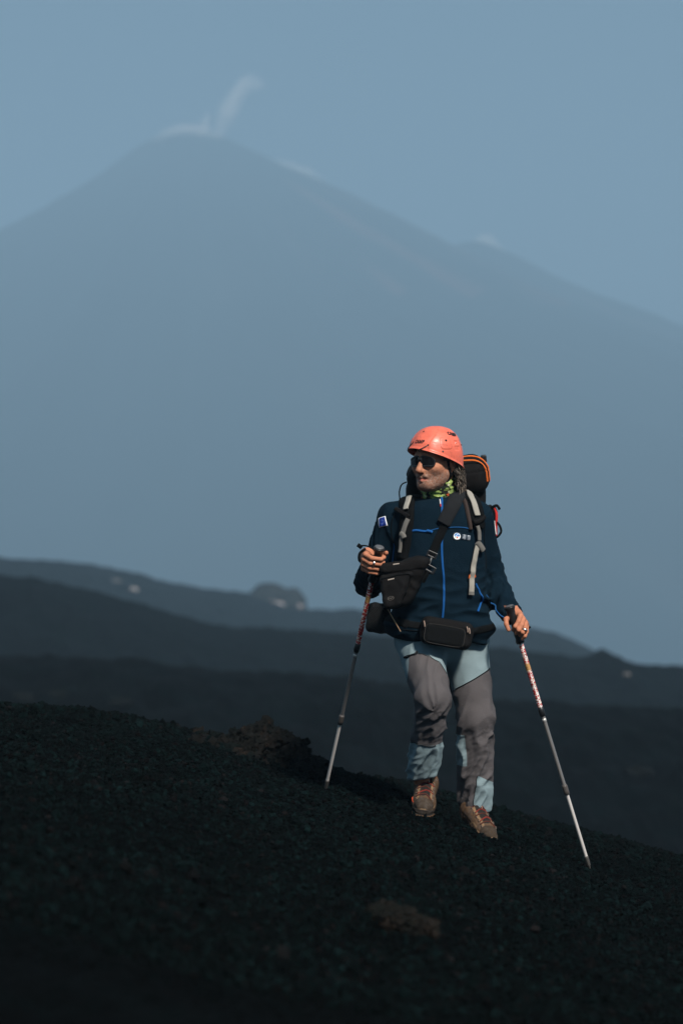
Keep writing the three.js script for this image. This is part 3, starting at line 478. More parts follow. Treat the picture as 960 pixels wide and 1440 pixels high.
// boots
function makeBoot(base, yaw, pitch, roll, side) {
  const F = frame(base, yaw, pitch, roll), outline = (x, z, r) => Math.min(bone(x, 0, z, [0, 0, -0.085], [0.004, 0, 0.06], 0.034, 0.047), bone(x, 0, z, [0.004, 0, 0.06], [0.0, 0, 0.118], 0.047, 0.037)) - r;
  const upper = (x, y, z) => {
    let d = bone(x, y, z, [0, 0.055, -0.078], [0, 0.13, -0.07], 0.041, 0.046);
    d = smin(d, bone(x, y, z, [0, 0.115, -0.05], [0, 0.062, 0.06], 0.044, 0.043), 0.03);
    d = smin(d, bone(x, y, z, [0.003, 0.054, 0.05], [0, 0.047, 0.115], 0.042, 0.032), 0.03);
    d = smax(d, 0.028 - y, 0.008);
    d -= 0.0022 * folds(x, y, z, [0, 0.1, -0.05], [0, 0.05, 0.12], 60, 4) + 0.0012 * noise(x * 120, y * 120, z * 120);
    d += 0.003 * smooth(0.004, 0.0, Math.abs(z - 0.098 + 0.25 * Math.abs(x)));      // seam of the toe cap
    d += 0.0025 * smooth(0.004, 0.0, Math.abs(y - 0.085 + 0.28 * z));
    return smax(d, y - 0.168, 0.01);
  };
  const g = paint(made(F, upper, [-0.07, 0.01, -0.15], [0.07, 0.19, 0.18], 0.0036), () => [0, 0, 0]), inv = F;
  paint(g, (x, y, z) => {
    const p = inv.in(x, y, z), n = 1 + 0.4 * fbm(x * 50, y * 50, z * 50, 3), dust = smooth(0.5, 0.75, 0.5 + fbm(x * 28, y * 28, z * 28, 4)) * 0.5;
    if (Math.abs(p[0]) < 0.021 && p[2] < 0.086 && p[1] > 0.07) return [0.018 * n, 0.015 * n, 0.013 * n];
    if (Math.abs(Math.abs(p[0]) - 0.026) < 0.004 && p[2] < 0.09 && p[1] > 0.065) return [0.2 * n, 0.125 * n, 0.07 * n];
    if (Math.abs(p[1] - 0.062 - 0.022 * Math.sin(p[2] * 40)) < 0.003) return [0.17 * n, 0.11 * n, 0.065 * n];
    const b = p[2] > 0.098 - 0.25 * Math.abs(p[0]) ? [0.045, 0.031, 0.021] : p[1] < 0.085 - 0.28 * p[2] ? [0.06, 0.036, 0.022] : [0.09, 0.052, 0.03];
    return [mix(b[0] * n, 0.075, dust), mix(b[1] * n, 0.06, dust), mix(b[2] * n, 0.05, dust)];
  });
  const boot = part('boot', g, cloth(1, 1, 1, 0.8, fleeceBump, 0.0015, { vertexColors: true }), hiker);
  const sub = (n, q, m) => part(n, q, m, boot, hiker);
  const sole = (x, y, z) => { const lug = 0.004 * Math.max(0, Math.sin(z * 230)) * smooth(0.014, 0.004, y); return smax(smax(outline(x, z, 0.002) , Math.abs(y - 0.016) - 0.016 + lug, 0.006), -(0.9 - 1) * 0 - 1, 0.001); };
  sub('sole', made(F, sole, [-0.08, -0.01, -0.15], [0.08, 0.045, 0.19], 0.0036), cloth(0.02, 0.017, 0.015, 0.9));
  sub('sole_edge', made(F, (x, y, z) => smax(Math.abs(outline(x, z, 0.0025)) - 0.0022, Math.abs(y - 0.027) - 0.004, 0.003), [-0.08, 0.012, -0.15], [0.08, 0.04, 0.19], 0.003), cloth(0.10, 0.055, 0.028, 0.85));
  const skin = (x, y, z) => upper(...F.in(x, y, z));
  for (let k = 0; k < 6; k++) {
    const z = 0.08 - k * 0.024, y = 0.108 + k * 0.013, s = k % 2 ? 1 : -1, w = 0.023 + 0.001 * k, O = (p) => settle(skin, F.out(...p)).toArray();
    sub('lace', band(skin, [O([-w * s, y - 0.03, z + 0.006]), O([0, y, z]), O([w * s, y - 0.03, z - 0.006])], 0.006, 0.003, 0.0005, 16), k === 1 || k === 3 ? cloth(0.2, 0.03, 0.022) : cloth(0.09, 0.028, 0.02));
    for (const e of [-1, 1]) { const q = new THREE.TorusGeometry(0.0042, 0.0019, 6, 10); q.rotateY(e * 1.0); const c = settle(skin, F.out(e * w * 1.08, y - 0.032, z), 0.001); q.translate(c.x, c.y, c.z); sub('eyelet', q, mat(0.12, 0.09, 0.07, 0.5)); }
  }
  sub('toe_bumper', made(F, (x, y, z) => smax(smax(upper(x, y, z) - 0.003, y - 0.05 - 0.1 * (z - 0.12), 0.004), 0.06 + 0.35 * Math.abs(x) - z, 0.004), [-0.07, 0.02, 0.04], [0.07, 0.08, 0.18], 0.0034), cloth(0.035, 0.028, 0.023, 0.9));
  sub('pull_tab', tube([F.out(0.004, 0.158, -0.028), F.out(0.01, 0.145, -0.012), F.out(0.006, 0.128, 0.004)], 0.003, 8, 6), cloth(0.6, 0.35, 0.25));
  sub('accent', band((x, y, z) => upper(...F.in(x, y, z)), [[-0.05, 0.078, 0.045], [-0.045, 0.07, 0.062], [-0.036, 0.064, 0.08]].map((p) => F.out(p[0] * side, p[1], p[2]).toArray()), 0.0045, 0.001), cloth(0.6, 0.08, 0.025));
  return boot;
}
makeBoot([0.326, 0.164, 0.16], -0.05, 0.06, -0.14, 1);
makeBoot([0.540, 0.05, 0.1], 0.47, 0.13, -0.16, -1);
console.log('boots done');
// ---------------------------------------------------------------- helmet
{
  const helmet = thing('helmet', 'coral red climbing helmet with black lettering worn by the hiker', 'helmet', [0.3844,1.6621,0.1]);
  const C = [0, 0.018, -0.003], RX = 0.104, RY = 0.125, RZ = 0.125, brim = (az) => 0.004 + 0.044 * Math.cos(az) - 0.016 * Math.sin(az);
  const end = (az) => Math.acos((brim(az) - C[1]) / RY);
  const rr = (a, b, hx, hy, r) => { const qx = Math.abs(a) - hx + r, qy = Math.abs(b) - hy + r; return Math.hypot(Math.max(qx, 0), Math.max(qy, 0)) + Math.min(Math.max(qx, qy), 0) - r; };
  const relief = (az, th) => {
    const a = Math.abs(az), line = (d, w = 0.02) => smooth(w, 0, Math.abs(d));
    const panel = rr(a - 1.14, th - 1.13, 0.24, 0.22, 0.12), slot = Math.min(...[0.93, 1.12, 1.31].map((t) => rr(a - 1.66, th - t, 0.15, 0.075, 0.04))), back = rr(a - 2.2, th - 1.3, 0.24, 0.3, 0.15);
    const crest = a - (0.42 + 0.5 * smooth(1.3, 0.35, th));
    return 0.0022 * smooth(0.02, -0.02, panel) - 0.0014 * line(panel) - 0.003 * smooth(0.015, -0.015, slot) - 0.002 * smooth(0.02, -0.02, back) + 0.0016 * smooth(-0.03, 0.05, crest) * smooth(0.3, 0.5, th) - 0.0008 * line(crest, 0.03) * smooth(0.3, 0.5, th);
  };
  const shape = (az, th, out = 0) => { const e = end(az), s = th < Math.PI / 2 ? Math.pow(Math.sin(th), 0.88) : 1 - 0.04 * (th - Math.PI / 2), lip = 0.006 * smooth(e - 0.1, e - 0.01, th), k = out + relief(az, th) + lip; return [C[0] + (RX + k) * s * Math.sin(az), C[1] + (RY + k * (th < 1.2 ? 1 : 0)) * Math.cos(th), C[2] + (RZ + k) * s * Math.cos(az)]; };
  const nu = 220, nv = 90, outer = grid(nu, nv + 24, (i, j) => { const az = i / nu * Math.PI * 2 - Math.PI, e = end(az), t = j <= nv ? j / nv : 1 - (j - nv) / 24 * 0.999, p = shape(az, Math.max(1e-4, t * e), j <= nv ? 0 : -0.006); return HEAD.out(...p).toArray(); }, null, (p, i, j) => [i / nu * 2, j / nv]);
  const shellRough = noiseTexture(256, (u, v) => { const k = 0.22 + 0.25 * perlinTile(u * 20, v * 20, 20, 1) + 0.15 * perlinTile(u * 80, v * 80, 80, 2); return [k, k, k]; });
  const scuffs = noiseTexture(512, (u, v) => { const w = 0.9 + 0.14 * perlinTile(u * 8, v * 8, 8, 2) - 0.07 * smooth(0.7, 0.9, perlinTile(u * 60, v * 26, 60, 6)) - 0.05 * smooth(0.75, 0.95, perlinTile(u * 14, v * 90, 14, 8)); return [clamp(w, 0, 1), clamp(w * 0.98 + 0.02, 0, 1), clamp(w * 0.98, 0, 1)]; }, true);
  const shell = part('shell', outer, mat(0.82, 0.16, 0.1, 1, { roughnessMap: shellRough, map: scuffs, specularIntensity: 1 }), helmet);
  const on = (az, th, out = 0.0012) => HEAD.out(...shape(az, th, out));
  const dot = (az, th, r, m, name) => { const g = new THREE.SphereGeometry(r, 14, 8), c = on(az, th, -r * 0.35); g.translate(c.x, c.y, c.z); part(name, g, m, shell, helmet); };
  const print = (text, az0, az1, th0, th1, lean) => {
    const t = canvasTexture(512, 160, (c, w, h) => { c.clearRect(0, 0, w, h); c.fillStyle = '#0b0b0c'; c.font = 'bold 150px sans-serif'; c.textBaseline = 'middle'; c.textAlign = 'center'; c.setTransform(1, 0, -0.2, 1, 16, 0); c.strokeStyle = '#0b0b0c'; c.lineWidth = 12; c.strokeText(text, w / 2, h / 2 + 4, w * 0.92); c.fillText(text, w / 2, h / 2 + 4, w * 0.92); });
    part('lettering', grid(30, 10, (i, j) => on(mix(az0, az1, i / 30), mix(th0, th1, j / 10) + lean * (i / 30)).toArray(), null, (p, i, j) => [i / 30, 1 - j / 10]), new THREE.MeshStandardMaterial({ map: t, alphaTest: 0.5, roughness: 0.6 }), shell, helmet);
  };
  print('CAMP', -0.3, 0.3, 0.97, 1.14, 0.02); print('CAMP', 1.28, 2.05, 0.62, 0.83, 0.1);
  const hole = mat(0.006, 0.005, 0.005, 0.9);
  dot(1.14, 1.05, 0.0055, hole, 'vent_hole'); dot(0.98, 1.42, 0.0045, mat(0.05, 0.05, 0.05, 0.4), 'rivet'); dot(1.66, 1.12, 0.0035, mat(0.7, 0.68, 0.66, 0.25, { metalness: 1 }), 'rivet'); dot(-0.05, 0.62, 0.004, hole, 'vent_hole'); dot(2.2, 1.2, 0.004, hole, 'vent_hole'); dot(-1.14, 1.05, 0.0055, hole, 'vent_hole');
  for (const [a, t0, b] of [[-0.42, 1.08, -0.52], [0.42, 1.2, 0.12]]) { // lamp clips
    part('lamp_clip', tube([on(a, t0, -0.001), on(mix(a, b, 0.4), mix(t0, end(b), 0.4), 0.0035), on(mix(a, b, 0.8), mix(t0, end(b), 0.85), 0.005), on(b, end(b), 0.004), on(b, end(b) + 0.09, 0.0)], 0.0021, 18, 6), M.plastic, shell, helmet);
    dot(a, t0, 0.004, hole, 'clip_hole');
  }
  const hp = (x, y, z) => HEAD.out(x, y, z);
  for (const s of [1, -1]) {
    part('chin_strap', band((x, y, z) => headField(...HEAD.in(x, y, z)), [hp(0.074 * s, 0.005, 0.016), hp(0.07 * s, -0.03, 0.006), hp(0.064 * s, -0.065, -0.002), hp(0.045 * s, -0.1, 0.008)].map((v) => v.toArray()), 0.013, 0.002), M.black, helmet);
    part('chin_strap', band((x, y, z) => headField(...HEAD.in(x, y, z)), [hp(0.076 * s, -0.005, -0.04), hp(0.072 * s, -0.035, -0.022), hp(0.066 * s, -0.062, -0.003)].map((v) => v.toArray()), 0.012, 0.002), M.black, helmet);
  }
  part('headband', grid(80, 3, (i, j) => { const a = i / 80 * Math.PI * 2; return hp(0.089 * Math.sin(a), 0.056 - 0.006 * j + 0.03 * Math.cos(a), -0.003 + 0.107 * Math.cos(a)).toArray(); }), mat(0.02, 0.02, 0.02, 0.7, { side: THREE.DoubleSide }), helmet);
}
// ---------------------------------------------------------------- sunglasses
{
  const glasses = thing('sunglasses', 'black wraparound sunglasses on the face of the hiker', 'sunglasses', [0.3462,1.6077,0.19]);
  const R = 0.094, cz = 0.012;
  const uv2 = (x, z) => [Math.atan2(x, z - cz) * R, Math.hypot(x, (z - cz)) - R];
  const lens2 = (u, y) => { const a = Math.abs(u) - 0.0345, b = y + 0.003 + 0.12 * a, hx = 0.029, hy = 0.0185 - 0.12 * a, r = 0.013, qx = Math.abs(a) - hx + r, qy = Math.abs(b) - hy + r; return Math.hypot(Math.max(qx, 0), Math.max(qy, 0)) + Math.min(Math.max(qx, qy), 0) - r; };
  const lift = (y) => 0.0;
  part('frame', made(HEAD, (x, y, z) => {
    const [u, w] = uv2(x, z); let d = smax(Math.abs(lens2(u, y)) - 0.0032, Math.abs(w) - 0.003, 0.002);
    d = smin(d, smax(Math.abs(w - 0.001) - 0.003, Math.max(Math.abs(u) - 0.009, Math.abs(y - 0.006) - 0.004), 0.002), 0.004);
    return d;
  }, [-0.1, -0.04, 0.0], [0.1, 0.035, 0.12], 0.0024), M.plastic, glasses);
  for (const s of [-1, 1]) {
    const n = 26, g = made(HEAD, (x, y, z) => { const [u, w] = uv2(x, z); return smax(smax(lens2(u, y) - 0.001, Math.abs(w) - 0.0016, 0.001), -s * x, 0.0005); }, [-0.1, -0.04, 0.0], [0.1, 0.035, 0.12], 0.0026);
    part('lens', g, mat(0.006, 0.0065, 0.008, 0.06, { specularIntensity: 0.25 }), glasses);
    part('temple', made(HEAD, (x, y, z) => bone(x, y * 0.6, z, [s * 0.083, 0.005 * 0.6, 0.052], [s * 0.085, 0.004 * 0.6, -0.025], 0.0048, 0.0035), [-0.1, -0.02, -0.05], [0.1, 0.025, 0.09], 0.0025), M.plastic, glasses);
  }
}
// ---------------------------------------------------------------- backpack
{
  const pack = thing('backpack', 'black hiking backpack with orange trim and pale webbing straps', 'backpack', [0.438,1.16,-0.2]);
  const bodyF = (x, y, z) => { let d = box(x, y, z, [0.4397,1.2193,-0.24], 0.165, 0.335, 0.12, 0.06); return d - 0.008 * fbm(x * 8, y * 8, z * 8, 2); };
  part('main_compartment', mesher(bodyF, [0.2, 0.82, -0.45], [0.68, 1.6, -0.05], 0.009), M.nylon, pack);
  const LID = frame([0.4466,1.5439,-0.19], 0, 0.1, 0.12), lidF = (x, y, z) => { let d = box(x, y, z, [0, 0, 0], 0.17, 0.084, 0.13, 0.07); d = smax(d, -0.075 - y, 0.02); return d - 0.006 * fbm(x * 12 + 5, y * 12, z * 12, 3) + 0.003 * smooth(0.004, 0, Math.abs(y - 0.02)); };
  const lid = part('lid', made(LID, lidF, [-0.2, -0.1, -0.15], [0.2, 0.11, 0.15], 0.006), M.nylon, pack);
  const lidW = (x, y, z) => lidF(...LID.in(x, y, z));
  for (const [z, w] of [[0.105, 0.008], [0.06, 0.009]]) part('lid_piping', band(lidW, [[-0.03, 0.085, z], [0.07, 0.083, z], [0.13, 0.066, z], [0.166, 0.025, z], [0.169, -0.03, z - 0.005]].map((p) => LID.out(...p).toArray()), w, 0.003), M.orange, lid, pack);
  part('lid_zip', band(lidW, [[0.06, 0.06, 0.11], [0.12, 0.05, 0.1], [0.155, 0.02, 0.085], [0.165, -0.03, 0.08]].map((p) => LID.out(...p).toArray()), 0.01, 0.002), M.black, lid, pack);
  part('lid_buckle', made(LID, (x, y, z) => box(x, y, z, [0.158, 0.066, 0.04], 0.012, 0.016, 0.014, 0.004), [0.13, 0.04, 0.02], [0.18, 0.095, 0.06], 0.003), M.plastic, lid, pack);
  // shoulder straps: pads that lie over the fleece, pale webbing on top
  const pads = { R: [[[0.2846,1.483,-0.08], [0.2687,1.4759,0.07], [0.2593,1.4232,0.15], [0.2498,1.3567,0.18], [0.2395,1.2846,0.19], [0.2311,1.2123,0.18]], 0.068], L: [[[0.504,1.483,-0.08], [0.5257,1.473,0.07], [0.5417,1.4348,0.15], [0.5508,1.3942,0.17], [0.5545,1.3365,0.18]], 0.07] };
  const padF = {};
  for (const s of 'RL') {
    part('shoulder_strap', band(jacket, pads[s][0], pads[s][1], 0.016, 0.001, 50), M.black, pack);
    padF[s] = (x, y, z) => jacket(x, y, z) - 0.0185;
    if (s === 'L') part('strap_edge', band((x, y, z) => jacket(x, y, z), [[0.4925,1.4581,0.12], [0.5074,1.4231,0.17], [0.5165,1.3769,0.19], [0.5194,1.3279,0.19]], 0.016, 0.012), cloth(0.05, 0.036, 0.032), pack);
  }
  const web = (name, s, pts, w, m) => part(name, band(padF[s], pts, w, 0.003, 0.0005, 40), m, pack);
  web('webbing', 'R', [[0.2766,1.467,0.1], [0.2697,1.4464,0.14], [0.2588,1.4116,0.17]], 0.024, M.webbing);
  web('webbing', 'R', [[0.2652,1.3755,0.2], [0.2536,1.3481,0.2], [0.2436,1.3179,0.2]], 0.022, M.greyWeb);
  web('webbing', 'R', [[0.2378,1.3078,0.2], [0.2306,1.2789,0.2], [0.2263,1.2386,0.2]], 0.014, M.greyWeb);
  web('webbing', 'L', [[0.514,1.4672,0.07], [0.5307,1.458,0.14], [0.5392,1.4231,0.17], [0.5488,1.3827,0.18]], 0.026, M.webbing);
  web('webbing', 'L', [[0.5439,1.3423,0.19], [0.5525,1.3192,0.19], [0.5554,1.2846,0.19]], 0.017, M.greyWeb);
  const hang = (x, y, z) => jacket(x, y, z) - 0.012;
  part('webbing', band(hang, [[0.5525,1.2702,0.19], [0.5419,1.2213,0.2], [0.5356,1.1754,0.21], [0.5298,1.1265,0.21], [0.5255,1.0717,0.21]], 0.022, 0.003, 0.0005, 50), M.webbing, pack);
  part('webbing_end', band(hang, [[0.5255,1.0775,0.21], [0.5246,1.0631,0.21]], 0.023, 0.005), M.greyWeb, pack);
  part('ladder_buckle', band(hang, [[0.5453,1.2788,0.19], [0.5597,1.2673,0.19], [0.5776,1.244,0.18]], 0.026, 0.008, 0.001, 20), M.greyWeb, pack);
  part('ladder_buckle', band(padF.R, [[0.2306,1.3135,0.2], [0.245,1.3078,0.2], [0.2626,1.2932,0.19]], 0.022, 0.008, 0.001, 20), M.greyWeb, pack);
  part('orange_clip', band(hang, [[0.5154,1.138,0.21], [0.5298,1.1351,0.21], [0.55,1.1409,0.21]], 0.016, 0.002, 0.0002, 16), M.orange, pack);
  part('strap_keeper', band((x, y, z) => jacket(x, y, z) - 0.016, [[0.2175,1.4174,0.14], [0.2486,1.3971,0.17], [0.2862,1.374,0.17]], 0.018, 0.005, 0.0005), M.nylon, pack);
  part('strap_keeper', band((x, y, z) => jacket(x, y, z) - 0.016, [[0.5199,1.3538,0.18], [0.5488,1.3596,0.18], [0.5788,1.3797,0.16]], 0.02, 0.006, 0.0005), M.nylon, pack);
  // side strap in red and a hanging loop
  part('side_wing', mesher((x, y, z) => ball(x, y, z, [0.6197,1.3464,-0.13], 0.028, 0.085, 0.07) - 0.004 * noise(x * 30, y * 30, z * 30), [0.55, 1.22, -0.22], [0.69, 1.46, -0.02], 0.005), M.nylon, pack);
  part('red_strap', tube([[0.6374,1.4178,-0.08], [0.6442,1.3941,-0.07], [0.6427,1.3408,-0.07], [0.6419,1.2903,-0.08]], 0.006, 24, 8), M.red, pack);
  part('loop', tube([[0.6226,1.4178,-0.08], [0.6457,1.4267,-0.07], [0.6569,1.4118,-0.06]], 0.006, 14, 7), M.black, pack);
  part('loop', tube([[0.6427,1.3615,-0.07], [0.6583,1.3408,-0.06], [0.6628,1.3172,-0.06], [0.6509,1.2994,-0.06], [0.6427,1.2934,-0.07]], 0.005, 20, 7), M.black, pack);
  part('side_loop', tube([[0.2709,1.525,-0.12], [0.2525,1.5159,-0.1], [0.2411,1.4888,-0.06], [0.2407,1.4499,0.02]], 0.003, 18, 6), M.black, pack);
  // mesh pocket on the hip belt
  const HP = frame([0.1532,0.9609,-0.02], -0.35, 0, -0.1), mesh = noiseTexture(256, (u, v) => { const k = 0.5 + 0.5 * Math.sin(u * 6.2832 * 24) * Math.sin(v * 6.2832 * 24); return [k, k, k]; });
  part('hip_pocket', made(HP, (x, y, z) => box(x, y, z, [0, 0, 0], 0.045 + 0.06 * (y + 0.06) * -0.2, 0.062, 0.04, 0.02) - 0.003 * noise(x * 40, y * 40, z * 40), [-0.07, -0.08, -0.06], [0.07, 0.08, 0.06], 0.004), cloth(0.012, 0.013, 0.014, 0.8, mesh, 0.006), pack);
  part('hip_belt', band(jacket, [[0.1478,0.9625,-0.05], [0.1931,0.9552,0.05], [0.2204,0.9476,0.14], [0.2738,0.9388,0.2]], 0.036, 0.003, 0.001), M.black, pack);
}
// ---------------------------------------------------------------- camera holster bag on a cross-body strap
{
  const bag = thing('camera_bag', 'black wedge shaped camera bag slung across the front of the fleece', 'bag', [0.2454,1.0206,0.3]);
  const B = frame([0.2593,1.1093,0.31], -0.12, -0.06, 0.13);
  const wedge = (x, y, z, grow = 0) => { const t = clamp((y + 0.09) / 0.18, 0, 1), xl = -0.096 - grow, xr = mix(0.0, 0.102, Math.pow(t, 0.8)) + grow, c = (xl + xr) / 2; return box(x, y, z, [c, 0, 0], (xr - xl) / 2, 0.09 + grow, mix(0.042, 0.058, t) + grow, 0.026); };
  const creased = (x, y, z) => 0.007 * fbm(x * 14, y * 14 + 3, z * 14, 3) + 0.006 * (0.5 - Math.abs(noise(x * 16 + y * 10, y * 18, z * 12)) * 2);
  const body = part('bag_body', made(B, (x, y, z) => wedge(x, y, z) - creased(x, y, z), [-0.13, -0.12, -0.09], [0.14, 0.12, 0.09], 0.0042), M.nylon, bag);
  part('lid', made(B, (x, y, z) => { const d = smax(wedge(x, y, z, 0.005), 0.052 - y, 0.01); return smin(d, ball(x, y, z, [0.055, 0.085, 0.01], 0.05, 0.022, 0.05), 0.02) - creased(x, y, z) * 0.7; }, [-0.13, 0.03, -0.09], [0.14, 0.13, 0.09], 0.0042), M.nylon, bag);
  const pocket = (x, y, z) => { const t = clamp((y + 0.09) / 0.14, 0, 1), xl = -0.097, xr = mix(-0.03, 0.045, t), c = (xl + xr) / 2; return box(x, y, z, [c, -0.022, 0.06], (xr - xl) / 2, 0.068, 0.028, 0.018) - creased(x + 1, y, z) * 0.8; };
  part('front_pocket', made(B, pocket, [-0.12, -0.11, 0.02], [0.07, 0.07, 0.11], 0.004), M.nylon, bag);
  const pw = (x, y, z) => pocket(...B.in(x, y, z)), lw = (x, y, z) => { const p = B.in(x, y, z); return Math.min(wedge(p[0], p[1], p[2], 0.005), pocket(...p)); };
  part('pocket_zip', band(pw, [[-0.085, 0.03, 0.087], [-0.03, 0.038, 0.088], [0.02, 0.036, 0.087], [0.036, 0.02, 0.084], [0.012, -0.04, 0.084]].map((p) => B.out(...p).toArray()), 0.006, 0.003), M.black, bag);
  part('label', band(pw, [[-0.063, 0.023, 0.09], [-0.037, 0.026, 0.09]].map((p) => B.out(...p).toArray()), 0.0045, 0.002), cloth(0.5, 0.42, 0.36), bag);
  part('label', band(lw, [[-0.037, 0.086, 0.066], [-0.012, 0.087, 0.066]].map((p) => B.out(...p).toArray()), 0.005, 0.003), cloth(0.5, 0.42, 0.36), bag);
  { const g = new THREE.TorusGeometry(0.012, 0.0009, 6, 30); g.scale(1, 0.62, 1); g.rotateZ(0.1); const q = tube([[-0.008, -0.002, 0], [-0.004, 0.002, 0], [0, -0.002, 0], [0.004, 0.002, 0], [0.008, -0.001, 0]], 0.0008, 20, 5); const m = mergeGeometries([g, q]); m.applyMatrix4(new THREE.Matrix4().makeTranslation(-0.06, -0.05, 0.0895)); m.applyMatrix4(B.m); part('logo', m, cloth(0.22, 0.2, 0.18, 0.6), bag); }
  // strap: from the shoulder, under the padded sleeve of webbing, to two buckles
  const over = (x, y, z) => jacket(x, y, z) - 0.004;
  part('strap', band(over, [[0.5084,1.4887,-0.05], [0.4858,1.4761,0.05], [0.4674,1.4493,0.13], [0.439,1.3942,0.18], [0.4089,1.328,0.21], [0.3824,1.2706,0.225], [0.3646,1.2249,0.24]], 0.034, 0.004, 0.0005, 70), M.black, bag);
  part('strap_pad', band((x, y, z) => jacket(x, y, z) - 0.008, [[0.4882,1.476,0.06], [0.4674,1.4464,0.13], [0.4481,1.4145,0.17], [0.4241,1.374,0.19], [0.4122,1.351,0.2]], (t) => 0.064 * (0.55 + 0.45 * Math.min(1, t * 6)) * (1 - 0.12 * t), 0.009, 0.0005, 50), cloth(0.014, 0.015, 0.017, 0.9), bag);
  const buckle = (c, roll, w, h) => { const K = frame(c, -0.1, 0, roll); return made(K, (x, y, z) => smax(box(x, y, z, [0, 0, 0], w, h, 0.005, 0.003), -box(x, y, z, [0, 0.1 * h, 0], w * 0.62, h * 0.45, 0.02, 0.002), 0.002), [-0.05, -0.04, -0.012], [0.05, 0.04, 0.012], 0.0026); };
  part('buckle', buckle([0.364,1.228,0.255], -0.42, 0.022, 0.014), M.plastic, bag);
  part('hook', tube([[0.3626,1.2166,0.255], [0.3565,1.1996,0.265], [0.3486,1.1828,0.285]], 0.0045, 10, 7), mat(0.05, 0.05, 0.05, 0.4), bag);
  part('buckle', buckle([0.3523,1.1727,0.34], -0.5, 0.024, 0.016), M.plastic, bag);
  part('side_strap', tube([[0.3468,1.1641,0.335], [0.3327,1.1384,0.332], [0.3244,1.1211,0.325]], 0.011, 10, 6), M.black, bag);
  part('draw_cord', tube([[0.1801,1.0198,0.28], [0.1975,0.9879,0.27], [0.2175,0.9536,0.27], [0.2378,0.9187,0.26]], 0.0022, 24, 6), M.tan, bag);
}
// ---------------------------------------------------------------- waist pouch
{
  const pouch = thing('waist_pouch', 'flat black waist pouch with pale piped edge below the fleece hem', 'bag', [0.4125,0.85,0.26]);
  const W = frame([0.4132,0.9065,0.245], 0.03, -0.12, -0.17);
  part('pouch_body', made(W, (x, y, z) => box(x, y, z, [0.008, 0.006, 0], 0.108 - 0.3 * Math.abs(y - 0.02) * 0.3, 0.056, 0.04, 0.028) - 0.003 * fbm(x * 14, y * 14, z * 14, 2), [-0.14, -0.08, -0.06], [0.15, 0.09, 0.06], 0.0042), M.nylon, pouch);
  const pf = (x, y, z) => box(x, y, z, [0, -0.008, 0.032], 0.083, 0.041, 0.02, 0.016) - 0.0015 * fbm(x * 20, y * 20, z * 20, 2);
  part('front_pocket', made(W, pf, [-0.11, -0.07, 0.0], [0.11, 0.06, 0.07], 0.004), M.black, pouch);
  const edge = []; for (let k = 0; k < 40; k++) { const a = k / 40 * Math.PI * 2, c = Math.cos(a), s = Math.sin(a), q = Math.pow(Math.abs(c) ** 5 + Math.abs(s) ** 5, -0.2); edge.push(W.out(0.081 * c * q, -0.008 + 0.039 * s * q, 0.047)); }
  part('piping', tube(edge, 0.0017, 120, 6, true), cloth(0.035, 0.032, 0.03, 0.6), pouch);
  for (const [x, y] of [[-0.088, 0.024], [0.086, 0.03], [0.095, 0.026]]) part('zip_pull', tube([W.out(x - 0.003, y + 0.012, 0.047), W.out(x + 0.001, y + 0.002, 0.05), W.out(x + 0.004, y - 0.01, 0.048)], 0.0024, 8, 6), cloth(0.42, 0.3, 0.24, 0.5), pouch);
  part('belt', band(jacket, [[0.1992,0.9547,0.04], [0.2204,0.9534,0.14], [0.2652,0.9446,0.2], [0.3223,0.9367,0.215]], 0.03, 0.002), M.black, pouch);
  part('belt', band(jacket, [[0.5039,0.9105,0.21], [0.5424,0.9182,0.19], [0.5806,0.9297,0.13], [0.6064,0.9372,0.04]], 0.03, 0.002), M.black, pouch);
}
